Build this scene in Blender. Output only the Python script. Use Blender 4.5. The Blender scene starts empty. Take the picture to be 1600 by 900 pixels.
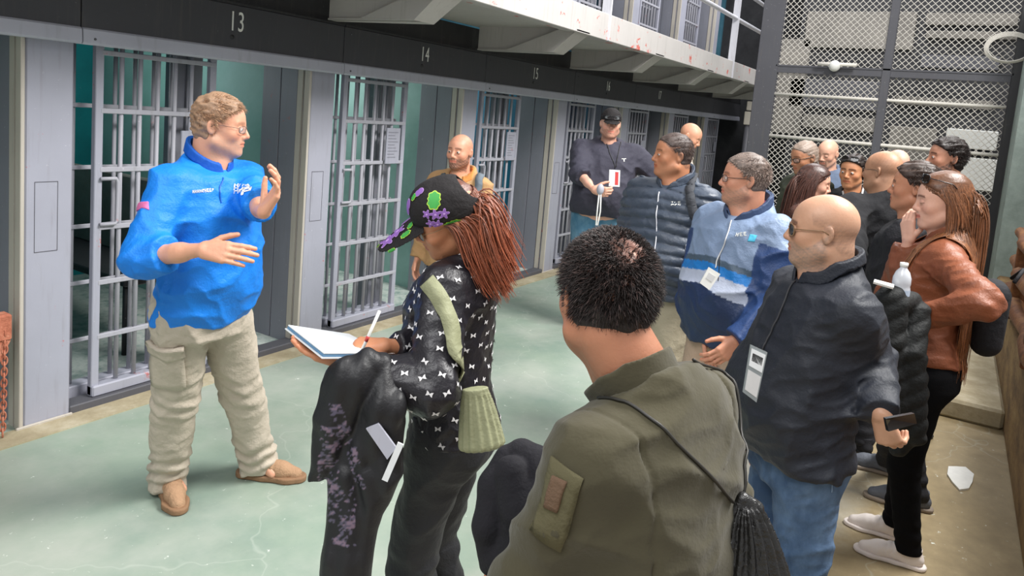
import bpy, math, random
import numpy as np
from mathutils import Vector, Matrix
random.seed(7); RNG = np.random.default_rng(7)
SC = bpy.context.scene
COL = SC.collection
# ------------------------------------------------------------------ camera
CAM_B = (np.array([0.5153, -0.8534, 0.0778]), np.array([0.0, 0.0, 0.0]), None)
YAW, PITCH, ROLL, FPX, PY0, CH = math.radians(58.856), math.radians(6.713), math.radians(4.8506), 1137.917, 305.09, 1.9
_f = np.array([math.sin(YAW)*math.cos(PITCH), math.cos(YAW)*math.cos(PITCH), -math.sin(PITCH)])
_r = np.array([math.cos(YAW), -math.sin(YAW), 0.0]); _u = np.cross(_r, _f)
BR = math.cos(ROLL)*_r + math.sin(ROLL)*_u
BU = -math.sin(ROLL)*_r + math.cos(ROLL)*_u
BF = _f
CAM = np.array([0, 0, CH])
cd = bpy.data.cameras.new('camera'); cam = bpy.data.objects.new('camera', cd); COL.objects.link(cam)
M = Matrix.Identity(4)
for i in range(3):
    M[i][0] = BR[i]; M[i][1] = BU[i]; M[i][2] = -BF[i]; M[i][3] = CAM[i]
cam.matrix_world = M
cd.sensor_width = 36; cd.lens = FPX/1600*36; cd.shift_y = -(450-PY0)/1600; cd.clip_start = 0.05
SC.camera = cam
# ------------------------------------------------------------------ world, lamps, exposure
w = bpy.data.worlds.new('world'); SC.world = w; w.use_nodes = True
w.node_tree.nodes['Background'].inputs[0].default_value = (0.97, 0.98, 1.0, 1)
w.node_tree.nodes['Background'].inputs[1].default_value = 0.50
def area(name, loc, target, sx, sy, power, color=(1, 1, 1)):
    l = bpy.data.lights.new(name, 'AREA'); l.shape = 'RECTANGLE'; l.size = sx; l.size_y = sy; l.energy = power; l.color = color
    o = bpy.data.objects.new(name, l); COL.objects.link(o); o.location = loc
    o.rotation_euler = (Vector(target)-Vector(loc)).to_track_quat('-Z', 'Y').to_euler()
    return o
area('skylight', (4.6, -1.6, 6.2), (3.2, 2.6, 0.6), 3.4, 1.7, 640, (1.0, 0.985, 0.96))
area('skylight_near', (-1.2, 1.0, 5.2), (2.2, 3.0, 1.0), 2.4, 2.4, 150, (1.0, 1.0, 1.0))
area('skylight_far', (11.0, 1.6, 6.8), (10.5, 2.0, 0.6), 3.0, 2.5, 240, (0.97, 0.98, 1.0))
VS = SC.view_settings
VS.view_transform = 'Standard'; VS.look = 'None'; VS.gamma = 1; VS.exposure = 0.30
try: VS.use_curve_mapping = False
except Exception: pass

# ------------------------------------------------------------------ placing helpers
def ray(x, y): return BF + (x-800)/FPX*BR + (PY0-y)/FPX*BU
def W(x, y, d): return CAM + ray(x, y)*d
def atX(x, y, X): r = ray(x, y); return CAM + r*(X/r[0])
def atY(x, y, Y): r = ray(x, y); return CAM + r*(Y/r[1])
def view_angle(px, py=300):
    r = ray(px, py); return math.degrees(math.atan2(r[1], r[0]))

# ------------------------------------------------------------------ materials
def srgb(c):
    if isinstance(c, str):
        c = c.lstrip('#'); c = [int(c[i:i+2], 16)/255 for i in (0, 2, 4)]
    return tuple(((v/12.92) if v <= 0.04045 else ((v+0.055)/1.055)**2.4) for v in c)
class NT:
    def __init__(s, name):
        s.m = bpy.data.materials.new(name); s.m.use_nodes = True; s.t = s.m.node_tree; s.b = s.t.nodes['Principled BSDF']
    def n(s, typ, **kw):
        nd = s.t.nodes.new(typ)
        for k, v in kw.items(): setattr(nd, k, v)
        return nd
    def l(s, a, b): s.t.links.new(a, b)
    def noise(s, scale, detail=4, coord=None, rough=0.55):
        nd = s.n('ShaderNodeTexNoise'); nd.inputs['Scale'].default_value = scale; nd.inputs['Detail'].default_value = detail; nd.inputs['Roughness'].default_value = rough
        s.l(coord if coord is not None else s.obj(), nd.inputs['Vector']); return nd.outputs['Fac']
    def obj(s):
        if not hasattr(s, '_tc'): s._tc = s.n('ShaderNodeTexCoord')
        return s._tc.outputs['Object']
    def pos(s):
        if not hasattr(s, '_g'): s._g = s.n('ShaderNodeNewGeometry')
        return s._g.outputs['Position']
    def attr(s, name):
        a = s.n('ShaderNodeAttribute'); a.attribute_name = name; return a
    def ramp(s, fac, stops):
        r = s.n('ShaderNodeValToRGB'); e = r.color_ramp.elements
        while len(e) < len(stops): e.new(0.5)
        for el, (p, c) in zip(e, stops):
            el.position = p; el.color = (c[0], c[1], c[2], 1) if not isinstance(c, (int, float)) else (c, c, c, 1)
        s.l(fac, r.inputs[0]); return r.outputs[0]
    def mix(s, fac, a, b, mode='MIX'):
        m = s.n('ShaderNodeMix'); m.data_type = 'RGBA'; m.blend_type = mode
        for v, i in ((fac, 0), (a, 6), (b, 7)):
            if isinstance(v, (int, float)): m.inputs[i].default_value = v
            elif isinstance(v, tuple): m.inputs[i].default_value = (v[0], v[1], v[2], 1)
            else: s.l(v, m.inputs[i])
        return m.outputs[2]
    def math(s, op, a, b=0.0, c=0.0):
        m = s.n('ShaderNodeMath'); m.operation = op
        for i, v in enumerate((a, b, c)):
            if isinstance(v, (int, float)): m.inputs[i].default_value = v
            else: s.l(v, m.inputs[i])
        return m.outputs[0]
    def sep(s, v):
        x = s.n('ShaderNodeSeparateXYZ'); s.l(v, x.inputs[0]); return x.outputs
    def mapping(s, v, scale):
        x = s.n('ShaderNodeMapping'); x.inputs['Scale'].default_value = scale; s.l(v, x.inputs[0]); return x.outputs[0]
    def bump(s, h, strength=0.3, dist=0.01):
        b = s.n('ShaderNodeBump'); b.inputs['Strength'].default_value = strength; b.inputs['Distance'].default_value = dist
        s.l(h, b.inputs['Height']); s.l(b.outputs[0], s.b.inputs['Normal'])
    def base(s, c):
        if isinstance(c, tuple): s.b.inputs['Base Color'].default_value = (c[0], c[1], c[2], 1)
        else: s.l(c, s.b.inputs['Base Color'])
    def set(s, **kw):
        for k, v in kw.items(): s.b.inputs[k.replace('_', ' ')].default_value = v
def plain(name, c, rough=0.6, metal=0.0, **kw):
    t = NT(name); c = srgb(c); n = t.noise(30, 3)
    t.base(t.mix(n, tuple(v*0.9 for v in c), tuple(min(1, v*1.08) for v in c))); t.set(Roughness=rough, Metallic=metal, **kw); return t.m
def painted(name, c, wear=0.5, rough=0.55, red=0.0, redt=0.645):
    t = NT(name); c = srgb(c); P = t.pos()
    n = t.noise(3.0, 5, P); base = t.mix(n, tuple(v*0.86 for v in c), tuple(min(1, v*1.1) for v in c))
    ch = t.ramp(t.noise(38, 6, P, 0.7), [(0.0, 0), (0.66, 0), (0.69, wear)])
    base = t.mix(ch, base, srgb('#d8d8da'))
    if red: 
        rr = t.ramp(t.noise(5.5, 7, P, 0.75), [(0, 0), (redt, 0), (redt+0.02, red)]); base = t.mix(rr, base, srgb('#c2574a'))
    st = t.noise(6, 4, t.mapping(P, (6, 6, 0.5))); base = t.mix(t.ramp(st, [(0, 0.0), (0.55, 0), (0.9, 0.35)]), base, srgb('#6d675f'))
    t.base(base); t.set(Roughness=rough); t.bump(t.noise(25, 4, P), 0.15, 0.004); return t.m
MAT = {}
MAT['grey'] = painted('grey_paint', '#a3a4b1', 0.6, 0.5, 0.7)
MAT['bar'] = painted('bar_paint', '#a9a9b2', 0.7, 0.5, 0.5)
MAT['dark'] = painted('charcoal_paint', '#414146', 0.15, 0.6)
MAT['lip'] = painted('lip_paint', '#b4b5c2', 0.2, 0.5, 0.0)
MAT['beige'] = painted('beige_trim_paint', '#bdb6ab', 0.3, 0.6)
MAT['gallery'] = painted('gallery_paint', '#b9b5b0', 0.2, 0.6, 0.3, 0.67)
MAT['gallery_chipped'] = painted('chipped_gallery_paint', '#bdb9b6', 0.5, 0.6, 0.95, 0.60)
MAT['rail'] = painted('rail_paint', '#dfdfe6', 0.2, 0.4)
MAT['black'] = painted('black_paint', '#2b2b2e', 0.1, 0.5)
MAT['white'] = plain('white_paint', '#e9e9e4', 0.6)
MAT['post'] = painted('post_paint', '#54545a', 0.5, 0.6)
def cellpaint(name, c1, c2):
    t = NT(name); P = t.pos(); n = t.noise(2.2, 6, P, 0.65)
    b = t.mix(t.ramp(n, [(0.3, 0), (0.7, 1)]), srgb(c1), srgb(c2))
    b = t.mix(t.ramp(t.noise(14, 6, P, 0.7), [(0, 0), (0.66, 0), (0.72, 0.45)]), b, srgb('#9fb5ae'))
    t.base(b); t.set(Roughness=0.6); t.bump(t.noise(12, 5, P), 0.2, 0.006); return t.m
CELLM = [cellpaint('teal_cell_paint', '#0a7f7c', '#138f93'), cellpaint('teal_cell_paint', '#0b8086', '#0f9aa0'), cellpaint('sunlit_green_cell_paint', '#7fb0a6', '#9cc4be'),  # the pale green has a sunlit look mixed into its paint colour
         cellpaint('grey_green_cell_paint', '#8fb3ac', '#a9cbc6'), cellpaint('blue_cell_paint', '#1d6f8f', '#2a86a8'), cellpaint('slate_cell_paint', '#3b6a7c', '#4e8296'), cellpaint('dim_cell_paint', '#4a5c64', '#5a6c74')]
def concrete_cellfloor():
    t = NT('peeling_cell_floor'); P = t.pos(); n = t.noise(7, 8, P, 0.7)
    t.base(t.ramp(n, [(0.3, srgb('#5e7f7b')), (0.45, srgb('#a9b6b0')), (0.55, srgb('#c3c9c3')), (0.7, srgb('#8fa5a0'))])); t.set(Roughness=0.7); return t.m
MAT['cellfloor'] = concrete_cellfloor()
def floor_mat():
    t = NT('worn_green_floor'); P = t.pos(); x, y, z = t.sep(P)
    n1 = t.noise(1.3, 6, P, 0.6); n2 = t.noise(9, 8, P, 0.7)
    green = t.ramp(n1, [(0.3, srgb('#7f9387')), (0.55, srgb('#93a393')), (0.75, srgb('#a5aea2'))])
    deep = t.ramp(t.noise(2.1, 4, P), [(0.5, 0), (0.7, 0.45)])
    near = t.math('SUBTRACT', y, 3.0); green = t.mix(t.math('MULTIPLY', deep, t.math('MINIMUM', t.math('MAXIMUM', near, 0.0), 1.0)), green, srgb('#5f8a6c'))
    tan = t.ramp(n2, [(0.3, srgb('#8a7b5e')), (0.6, srgb('#a08f6e')), (0.8, srgb('#b5a585'))])
    pale = t.ramp(n2, [(0.3, srgb('#b9b7aa')), (0.7, srgb('#d2cfc4'))])
    dust = t.ramp(t.noise(1.1, 6, P, 0.65), [(0.40, 0.0), (0.68, 0.75)]); green = t.mix(dust, green, srgb('#b4b8ae')); green = t.mix(t.ramp(t.noise(0.7, 7, t.mapping(P, (1.3, 0.8, 1)), 0.7), [(0.5, 0.0), (0.72, 0.5)]), green, srgb('#77857b'))
    edge = t.math('ADD', y, t.math('MULTIPLY', t.math('SUBTRACT', n1, 0.5), 1.3))
    f1 = t.ramp(t.math('MULTIPLY', t.math('SUBTRACT', edge, 0.9), 1.6), [(0.0, 0), (1.0, 1)])
    f2 = t.ramp(t.math('MULTIPLY', t.math('SUBTRACT', edge, 0.15), 2.2), [(0.0, 0), (1.0, 1)])
    b = t.mix(f2, tan, pale); b = t.mix(f1, b, green)
    ch = t.ramp(t.noise(17, 8, P, 0.75), [(0, 0), (0.635, 0), (0.66, 0.85)]); b = t.mix(ch, b, srgb('#e2e7df'))
    v = t.n('ShaderNodeTexVoronoi'); v.feature = 'DISTANCE_TO_EDGE'; v.inputs['Scale'].default_value = 0.55
    wv = t.n('ShaderNodeVectorMath'); wv.operation = 'ADD'; nn = t.n('ShaderNodeTexNoise'); nn.inputs['Scale'].default_value = 4; t.l(P, nn.inputs[0]); t.l(P, wv.inputs[0]); 
    sc = t.n('ShaderNodeVectorMath'); sc.operation = 'SCALE'; sc.inputs['Scale'].default_value = 0.35; t.l(nn.outputs['Color'], sc.inputs[0]); t.l(sc.outputs[0], wv.inputs[1]); t.l(wv.outputs[0], v.inputs['Vector'])
    cr = t.ramp(v.outputs['Distance'], [(0.0, 0.22), (0.004, 0.0)]); b = t.mix(cr, b, srgb('#cdd3c9'))
    dk = t.ramp(t.noise(23, 6, P, 0.7), [(0, 0), (0.68, 0), (0.72, 0.5)]); b = t.mix(dk, b, srgb('#6b7468'))
    t.base(b); t.b.inputs['Roughness'].default_value = 0.42
    t.l(t.ramp(n2, [(0.2, 0.34), (0.8, 0.6)]), t.b.inputs['Roughness']); t.bump(n2, 0.12, 0.004); return t.m
MAT['floor'] = floor_mat()
def dirty(name, stops, rough=0.8, scale=3, stretch=(1, 1, 1), bump=0.4):
    t = NT(name); P = t.mapping(t.pos(), stretch); t.base(t.ramp(t.noise(scale, 9, P, 0.7), [(p, srgb(c)) for p, c in stops])); t.set(Roughness=rough)
    t.bump(t.noise(scale*5, 6, P), bump, 0.01); return t.m
MAT['dirtwall'] = dirty('stained_brown_concrete', [(0.25, '#3f2f20'), (0.42, '#755a38'), (0.58, '#967a4e'), (0.8, '#b39c70')], 0.8, 2.5, (1, 1, 2.5))
MAT['plaster'] = dirty('grey_green_plaster', [(0.3, '#6f7b75'), (0.6, '#8b9791'), (0.8, '#a3aea8')], 0.8, 3)
MAT['block'] = dirty('old_concrete', [(0.25, '#8f8266'), (0.5, '#ab9f83'), (0.75, '#c6bda6')], 0.85, 5)
MAT['rust'] = dirty('rusty_iron', [(0.25, '#4a2c18'), (0.5, '#7b4a28'), (0.7, '#a0703f')], 0.7, 9)
MAT['orange_rust'] = dirty('orange_rust', [(0.25, '#8a4a35'), (0.5, '#b96f55'), (0.75, '#d29a80')], 0.8, 18)
MAT['tanwall'] = dirty('tan_back_wall', [(0.3, '#67635e'), (0.6, '#86817a'), (0.8, '#989288')], 0.8, 2)
MAT['darkwall'] = dirty('dark_back_wall', [(0.3, '#232326'), (0.6, '#38383b'), (0.8, '#4c4b4b')], 0.8, 2)
MAT['wire'] = plain('galvanised_wire', '#e2ddd4', 0.6, 0.0)
MAT['jamb'] = painted('jamb_paint', '#84858f', 0.4, 0.5, 0.3)

# ------------------------------------------------------------------ mesh helpers
class MB:
    def __init__(s): s.v = []; s.f = []; s.m = []; s.sm = []
    def add(s, vs, fs, mi=0, smooth=False):
        o = len(s.v); s.v += [tuple(v) for v in vs]; s.f += [tuple(i+o for i in f) for f in fs]; s.m += [mi]*len(fs); s.sm += [smooth]*len(fs)
    def box(s, lo, hi, mi=0, bev=0.0, R=None, o=None):
        (x0, y0, z0), (x1, y1, z1) = lo, hi
        if bev <= 0:
            vs = [(x0, y0, z0), (x1, y0, z0), (x1, y1, z0), (x0, y1, z0), (x0, y0, z1), (x1, y0, z1), (x1, y1, z1), (x0, y1, z1)]
            fs = [(0, 3, 2, 1), (4, 5, 6, 7), (0, 1, 5, 4), (1, 2, 6, 5), (2, 3, 7, 6), (3, 0, 4, 7)]
        else:
            b = bev; vs = []; idx = {}
            for sx in (0, 1):
                for sy in (0, 1):
                    for sz in (0, 1):
                        X, Y, Z = (x0, x1)[sx], (y0, y1)[sy], (z0, z1)[sz]; dx, dy, dz = (b, -b)[sx], (b, -b)[sy], (b, -b)[sz]
                        for k, v in enumerate(((X, Y+dy, Z+dz), (X+dx, Y, Z+dz), (X+dx, Y+dy, Z))): idx[(sx, sy, sz, k)] = len(vs); vs.append(v)
            I = lambda a, b_, c, k: idx[(a, b_, c, k)]
            fs = [(I(0,0,0,0), I(0,0,1,0), I(0,1,1,0), I(0,1,0,0)), (I(1,0,0,0), I(1,1,0,0), I(1,1,1,0), I(1,0,1,0)),
                  (I(0,0,0,1), I(1,0,0,1), I(1,0,1,1), I(0,0,1,1)), (I(0,1,0,1), I(0,1,1,1), I(1,1,1,1), I(1,1,0,1)),
                  (I(0,0,0,2), I(0,1,0,2), I(1,1,0,2), I(1,0,0,2)), (I(0,0,1,2), I(1,0,1,2), I(1,1,1,2), I(0,1,1,2))]
            for a in (0, 1):
                for c in (0, 1):
                    fs.append((I(0,a,c,1), I(1,a,c,1), I(1,a,c,2), I(0,a,c,2))); fs.append((I(a,0,c,0), I(a,1,c,0), I(a,1,c,2), I(a,0,c,2))); fs.append((I(a,c,0,0), I(a,c,1,0), I(a,c,1,1), I(a,c,0,1)))
                    for d in (0, 1): fs.append((I(a,c,d,0), I(a,c,d,1), I(a,c,d,2)))
        if R is not None: vs = [tuple(np.array(o)+np.array(R)@np.array(v)) for v in vs]
        s.add(vs, fs, mi)
    def tube(s, pts, r, n=8, mi=0, cap=True, closed=False):
        pts = [np.array(p, float) for p in pts]; rs = r if hasattr(r, '__len__') else [r]*len(pts); N = len(pts); up = None; vs = []
        for i, p in enumerate(pts):
            t = (pts[(i+1) % N] if (closed or i < N-1) else p) - (pts[i-1] if (closed or i > 0) else p); t /= np.linalg.norm(t)+1e-12
            if up is None: a = np.array([0, 0, 1.0]) if abs(t[2]) < 0.9 else np.array([1.0, 0, 0]); up = np.cross(t, a)
            up = up - t*(up@t); up /= np.linalg.norm(up)+1e-12; q = np.cross(t, up)
            for k in range(n): a = 2*math.pi*k/n; vs.append(p+rs[i]*(math.cos(a)*up+math.sin(a)*q))
        fs = []
        for i in range(N if closed else N-1):
            j = (i+1) % N
            for k in range(n): fs.append((i*n+k, i*n+(k+1) % n, j*n+(k+1) % n, j*n+k))
        if cap and not closed: fs += [tuple(range(n))[::-1], tuple((N-1)*n+k for k in range(n))]
        s.add(vs, fs, mi, True)
    def prism(s, poly, axis, a, b, mi=0):
        n = len(poly); vs = []
        for t in (a, b):
            for (u, v) in poly: vs.append({0: (t, u, v), 1: (u, t, v), 2: (u, v, t)}[axis])
        fs = [tuple(range(n))[::-1], tuple(range(n, 2*n))]+[(i, (i+1) % n, n+(i+1) % n, n+i) for i in range(n)]
        s.add(vs, fs, mi)
    def sphere(s, c, r, nu=16, nv=10, mi=0, R=None):
        rx, ry, rz = (r, r, r) if not hasattr(r, '__len__') else r; vs = []; fs = []
        for j in range(nv+1):
            th = math.pi*j/nv
            for i in range(nu):
                ph = 2*math.pi*i/nu; v = np.array([rx*math.sin(th)*math.cos(ph), ry*math.sin(th)*math.sin(ph), rz*math.cos(th)])
                if R is not None: v = np.array(R)@v
                vs.append(v+np.array(c))
        for j in range(nv):
            for i in range(nu): fs.append((j*nu+i, (j+1)*nu+i, (j+1)*nu+(i+1) % nu, j*nu+(i+1) % nu))
        s.add(vs, fs, mi, True)
    def build(s, name, mats, parent=None, **kw):
        me = bpy.data.meshes.new(name); me.from_pydata([tuple(map(float, v)) for v in s.v], [], s.f); 
        for m in (mats if isinstance(mats, (list, tuple)) else [mats]): me.materials.append(MAT[m] if isinstance(m, str) else m)
        me.polygons.foreach_set('material_index', s.m); me.polygons.foreach_set('use_smooth', s.sm)
        import bmesh as _b
        bm = _b.new(); bm.from_mesh(me); _b.ops.recalc_face_normals(bm, faces=bm.faces); bm.to_mesh(me); bm.free()
        at = me.attributes.new('Col', 'FLOAT_COLOR', 'POINT'); at.data.foreach_set('color', np.ones(len(me.vertices)*4, np.float32))
        o = bpy.data.objects.new(name, me); COL.objects.link(o)
        if parent: o.parent = parent
        for k, v in kw.items(): o[k] = v
        return o
def thing(name, label, cat, loc=(0, 0, 0), rz=0.0, group=None):
    o = bpy.data.objects.new(name, None); COL.objects.link(o); o.location = tuple(map(float, loc)); o.rotation_euler = (0, 0, rz); o.empty_display_size = 0.1
    o['label'] = label; o['category'] = cat
    if group: o['group'] = group
    return o
def tag(o, label, cat, group=None):
    o['label'] = label; o['category'] = cat
    if group: o['group'] = group
    return o
# ================================================================== the setting
SP = 1.885          # width of one cell
NX = 3.036          # x of the number plate of the first full cell (13)
YF = 3.95           # front face of the painted band over the cells
YP = 4.02           # front face of the pillars
b = MB(); b.box((-3, -3, -0.2), (16, 8.0, 0)); o = b.build('floor', 'floor', kind='structure')
CF = [(i, NX+SP*(i-13)) for i in range(12, 20)]
# cell interiors: one block of partition walls, back walls and ceilings per cell
def cell_shell(i, n, z0, mat, cm):
    pl = n-SP/2-0.05; pr = n+SP/2-0.14   # inner faces
    b = MB()
    b.box((pl-0.12, YP+0.45, z0), (pl, 6.9, z0+2.45)); b.box((pr, YP+0.45, z0), (pr+0.07, 6.9, z0+2.45))
    b.box((pl, 6.9, z0), (pr, 7.0, z0+2.45)); b.box((pl-0.12, YP+0.1, z0+2.3), (pr+0.07, 7.0, z0+2.45))
    o = b.build('wall_cell_%d' % i if z0 == 0 else 'wall_upper_cell_%d' % i, cm); o['kind'] = 'structure'
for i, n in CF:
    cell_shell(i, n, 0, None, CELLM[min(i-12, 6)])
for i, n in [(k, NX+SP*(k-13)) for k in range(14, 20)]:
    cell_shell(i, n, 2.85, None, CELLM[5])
b = MB(); b.box((0, YP+0.12, 0.0), (15.4, 6.9, 0.012)); o = b.build('floor_cells', 'cellfloor', kind='structure')
b = MB(); b.box((0.2, 3.86, 0.0), (14.5, 4.03, 0.008)); b.build('trim_floor_strip', 'block', kind='structure')
# wall above band / rear of gallery
b = MB(); b.box((-1.5, 3.99, 2.40), (16, 4.1, 2.62)); b.build('wall_over_cells', 'black', kind='structure')
b = MB(); b.box((15.4, 2.0, 0), (15.55, 4.6, 6)); b.build('wall_far', 'darkwall', kind='structure')
def pillar(n, z0, z1, label):
    xl = n-SP/2-0.235; xr = n-SP/2+0.0
    t = thing('cell_pillar', label, 'pillar', (xl, YP, z0))
    m = MB(); m.box((0, 0, 0), (xr-xl, 0.52, z1-z0), bev=0.008)
    m.box((0.05, -0.004, 0.75), (0.16, 0.0, 1.25), bev=0.001) if False else None
    m.build('post_face', 'grey', t)
    m = MB(); m.box((-0.026, -0.01, 0.0), (-0.006, 0.045, z1-z0-0.02), bev=0.003); m.box((-0.02, 0.07, 0), (-0.004, 0.12, z1-z0-0.02)); m.build('corner_trim', 'beige', t)
    m = MB(); m.box((-0.014, 0.13, 0.0), (-0.002, 0.30, z1-z0-0.01), bev=0.002); m.box((-0.014, 0.31, 0.0), (-0.002, 0.50, z1-z0-0.01), bev=0.002); m.build('side_plate', 'jamb', t)
    if z0 == 0:
        m = MB(); w_ = xr-xl
        for (a, c, e, f) in ((0.045, 0.95, 0.16, 0.953), (0.045, 1.32, 0.16, 1.323), (0.045, 0.95, 0.047, 1.32), (0.158, 0.95, 0.16, 1.32)): m.box((a, -0.002, c), (e, 0.001, f))
        m.build('cover_plate', 'post', t)
        m = MB(); m.box((-0.04, -0.015, 0.0), (w_+0.01, 0.0, 0.02), bev=0.004); m.build('base_strip', 'beige', t)
    return t
NAMES = {12: 'left of the guide at the picture edge', 13: 'just left of the cell numbered 13', 14: 'between the cells numbered 13 and 14', 15: 'between the cells numbered 14 and 15', 16: 'between the cells numbered 15 and 16', 17: 'between the cells numbered 16 and 17', 18: 'right of the cell numbered 17', 19: 'furthest of all, beside the far wall'}
for i, n in CF: 
    if i >= 13: pillar(n, 0, 2.2, 'grey painted steel cell pillar '+NAMES[i])
for i in range(15, 20): pillar(NX+SP*(i-13), 2.85, 5.2, ['grey upper tier pillar behind the white gallery post', 'grey upper tier pillar, first right of the white gallery post', 'grey upper tier pillar, second right of the white gallery post', 'grey upper tier pillar, third right of the white gallery post', 'grey upper tier pillar near the fence'][i-15])
def barset(parent, name, xs, z0, z1, y, r, mat='bar'):
    for x in xs:
        m = MB(); m.tube([(x, y, z0), (x, y, z1)], r, 8); m.build(name, mat, parent)
def grille(n, z0, label, h=2.1):
    xl = n-SP/2; t = thing('cell_grille', label, 'grille', (xl, YP+0.2, z0))
    w_ = 0.92
    barset(t, 'bar', [0.10+0.118*k for k in range(7)], 0.1, h, 0, 0.0125)
    for z in [0.36, 0.70, 1.03, 1.37, 1.72]:
        m = MB(); m.box((0, -0.022, z-0.012), (w_, -0.008, z+0.012), bev=0.003); m.build('crossbar', 'bar', t)
    m = MB(); m.box((0, -0.05, 0.0), (w_, 0.05, 0.1), bev=0.006); m.build('sill', 'grey', t)
    # dark column that closes the grille on the door side
    m = MB(); m.box((w_-0.18, 0.02, 0), (w_, 0.14, h+0.1)); m.build('end_column', 'jamb', t)
    return t
def gate(n, z0, label, h=2.11, plate=False):
    xl = n-0.80; t = thing('sliding_cell_gate', label, 'gate', (xl, YP+0.07, z0)); w_ = 0.75
    for x0 in (0.0, w_-0.035): m = MB(); m.box((x0, -0.02, 0.05), (x0+0.045, 0.02, h), bev=0.004); m.build('stile', 'grey', t)
    barset(t, 'bar', [0.045+0.11*(k+1) for k in range(5)], 0.11, h, 0, 0.0135)
    for z in [0.40, 0.72, 1.04, 1.37, 1.70, 2.02]:
        m = MB(); m.box((0.03, -0.022, z-0.014), (w_, -0.006, z+0.014), bev=0.003); m.build('crossbar', 'bar', t)
    m = MB(); m.box((0.0, -0.04, 0.05), (w_, 0.03, 0.115), bev=0.008); m.build('bottom_rail', 'grey', t)
    m = MB(); m.tube([(0.03, -0.03, 1.06), (0.115, -0.035, 1.06), (0.125, -0.035, 1.08), (0.125, -0.035, 1.30), (0.115, -0.035, 1.32), (0.03, -0.03, 1.32)], 0.011); m.build('handle', 'bar', t)
    if plate:
        m = MB(); m.box((w_-0.26, -0.05, 1.36), (w_-0.09, -0.035, 1.66), bev=0.003); pl_ = m.build('notice_plate', 'grey', t)
        m = MB(); 
        for q in range(9): m.box((w_-0.24, -0.0515, 1.62-0.026*q), (w_-0.12-0.02*((q*5) % 3), -0.0495, 1.628-0.026*q))
        m.build('notice_lettering', 'jamb', pl_)
    else:
        m = MB(); m.box((w_-0.24, -0.045, 1.42), (w_-0.10, -0.03, 1.60), bev=0.003); m.build('lock_plate', 'grey', t)
    return t
WH = {12: '', 13: 'of the nearest full cell, behind the man in blue', 14: 'of the second cell, beyond the writing pad', 15: 'of the third cell, behind the tan jacket man', 16: 'of the fourth cell, left of the black cap man', 17: 'of the fifth cell, behind the black cap man', 18: 'of the sixth cell in the dim far end', 19: 'of the furthest cell beside the far wall'}
for i, n in CF:
    if i < 13: continue
    lab = WH[i]
    grille(n, 0, 'fixed grey bar grille '+lab)
    gate(n, 0.0, 'grey barred sliding gate '+lab, plate=(i in (14, 15)))
    m = MB(); m.box((n-SP/2, YP+0.0, 0), (n+SP/2-0.235, YP+0.12, 0.05), bev=0.006); o = m.build('trim_%d' % i, 'post'); o['kind'] = 'structure'
    if i < 17:
        pass
for i in range(15, 19):
    n = NX+SP*(i-13); q = ['behind the white gallery post', 'first right of the white gallery post', 'second right of the white gallery post', 'near the far gallery post'][i-15]
    grille(n, 2.85, 'upper tier fixed bar grille, '+q, 2.12); gate(n, 2.85, 'upper tier barred gate, '+q, 2.2)
# painted band with stencilled numbers
def digits(parent, txt, x, z, h, y):
    cu = bpy.data.curves.new('number', 'FONT'); cu.body = txt; cu.size = h*1.38; cu.align_x = 'CENTER'; cu.extrude = 0.001; cu.space_character = 1.15
    o = bpy.data.objects.new('tmp', cu); COL.objects.link(o); o.rotation_euler = (math.pi/2, 0, 0)
    dg = bpy.context.evaluated_depsgraph_get(); me = bpy.data.meshes.new_from_object(o.evaluated_get(dg)); bpy.data.objects.remove(o)
    me.transform(Matrix.Rotation(math.pi/2, 4, 'X') @ Matrix.Scale(0.62, 4, (1, 0, 0)))
    me.materials.clear(); me.materials.append(MAT['white']); q = bpy.data.objects.new('stencilled_number', me); COL.objects.link(q); q.parent = parent; q.location = (x, y, z); q['label'] = 'white stencilled number '+txt
    return q
for i in range(12, 20):
    n = NX+SP*(i-13); xl = n-SP/2; t = thing('fascia_panel', 'charcoal steel lintel stencilled %d ' % i+WH[i].replace('of the', 'over the') if i in (13, 14, 15, 16, 17) else ('charcoal steel panel over the cells at the left picture edge' if i == 12 else 'charcoal steel lintel '+WH[i].replace('of the', 'over the')), 'panel', (xl, YF, 2.05))
    x1 = SP-0.006
    m = MB(); m.box((0, 0, 0.075), (x1, 0.045, 0.35), bev=0.004); m.build('plate', 'dark', t)
    m = MB(); m.prism([(0.0, 0.085), (-0.012, 0.075), (-0.016, 0.01), (-0.006, 0.0), (0.07, 0.0), (0.07, 0.085)], 0, 0, x1); m.build('lower_lip', 'lip', t)
    m = MB(); m.box((0, -0.006, 0.35), (x1, 0.06, 0.365)); m.build('top_edge', 'black', t)
    m = MB(); m.sphere((0.06, -0.016, 0.03), 0.007, 8, 5); m.sphere((0.06, -0.004, 0.3), 0.006, 8, 5); m.build('bolt', 'post', t)
    if i in (13, 14, 15, 16, 17):
        digits(t, str(i), SP/2, 0.19, 0.125, -0.003)
        m = MB(); m.tube([(SP/2-0.03, -0.004, 0.15), (SP/2-0.03, 0.0, 0.15)], 0.014, 10); m.build('keyhole', 'black', t)
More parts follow.
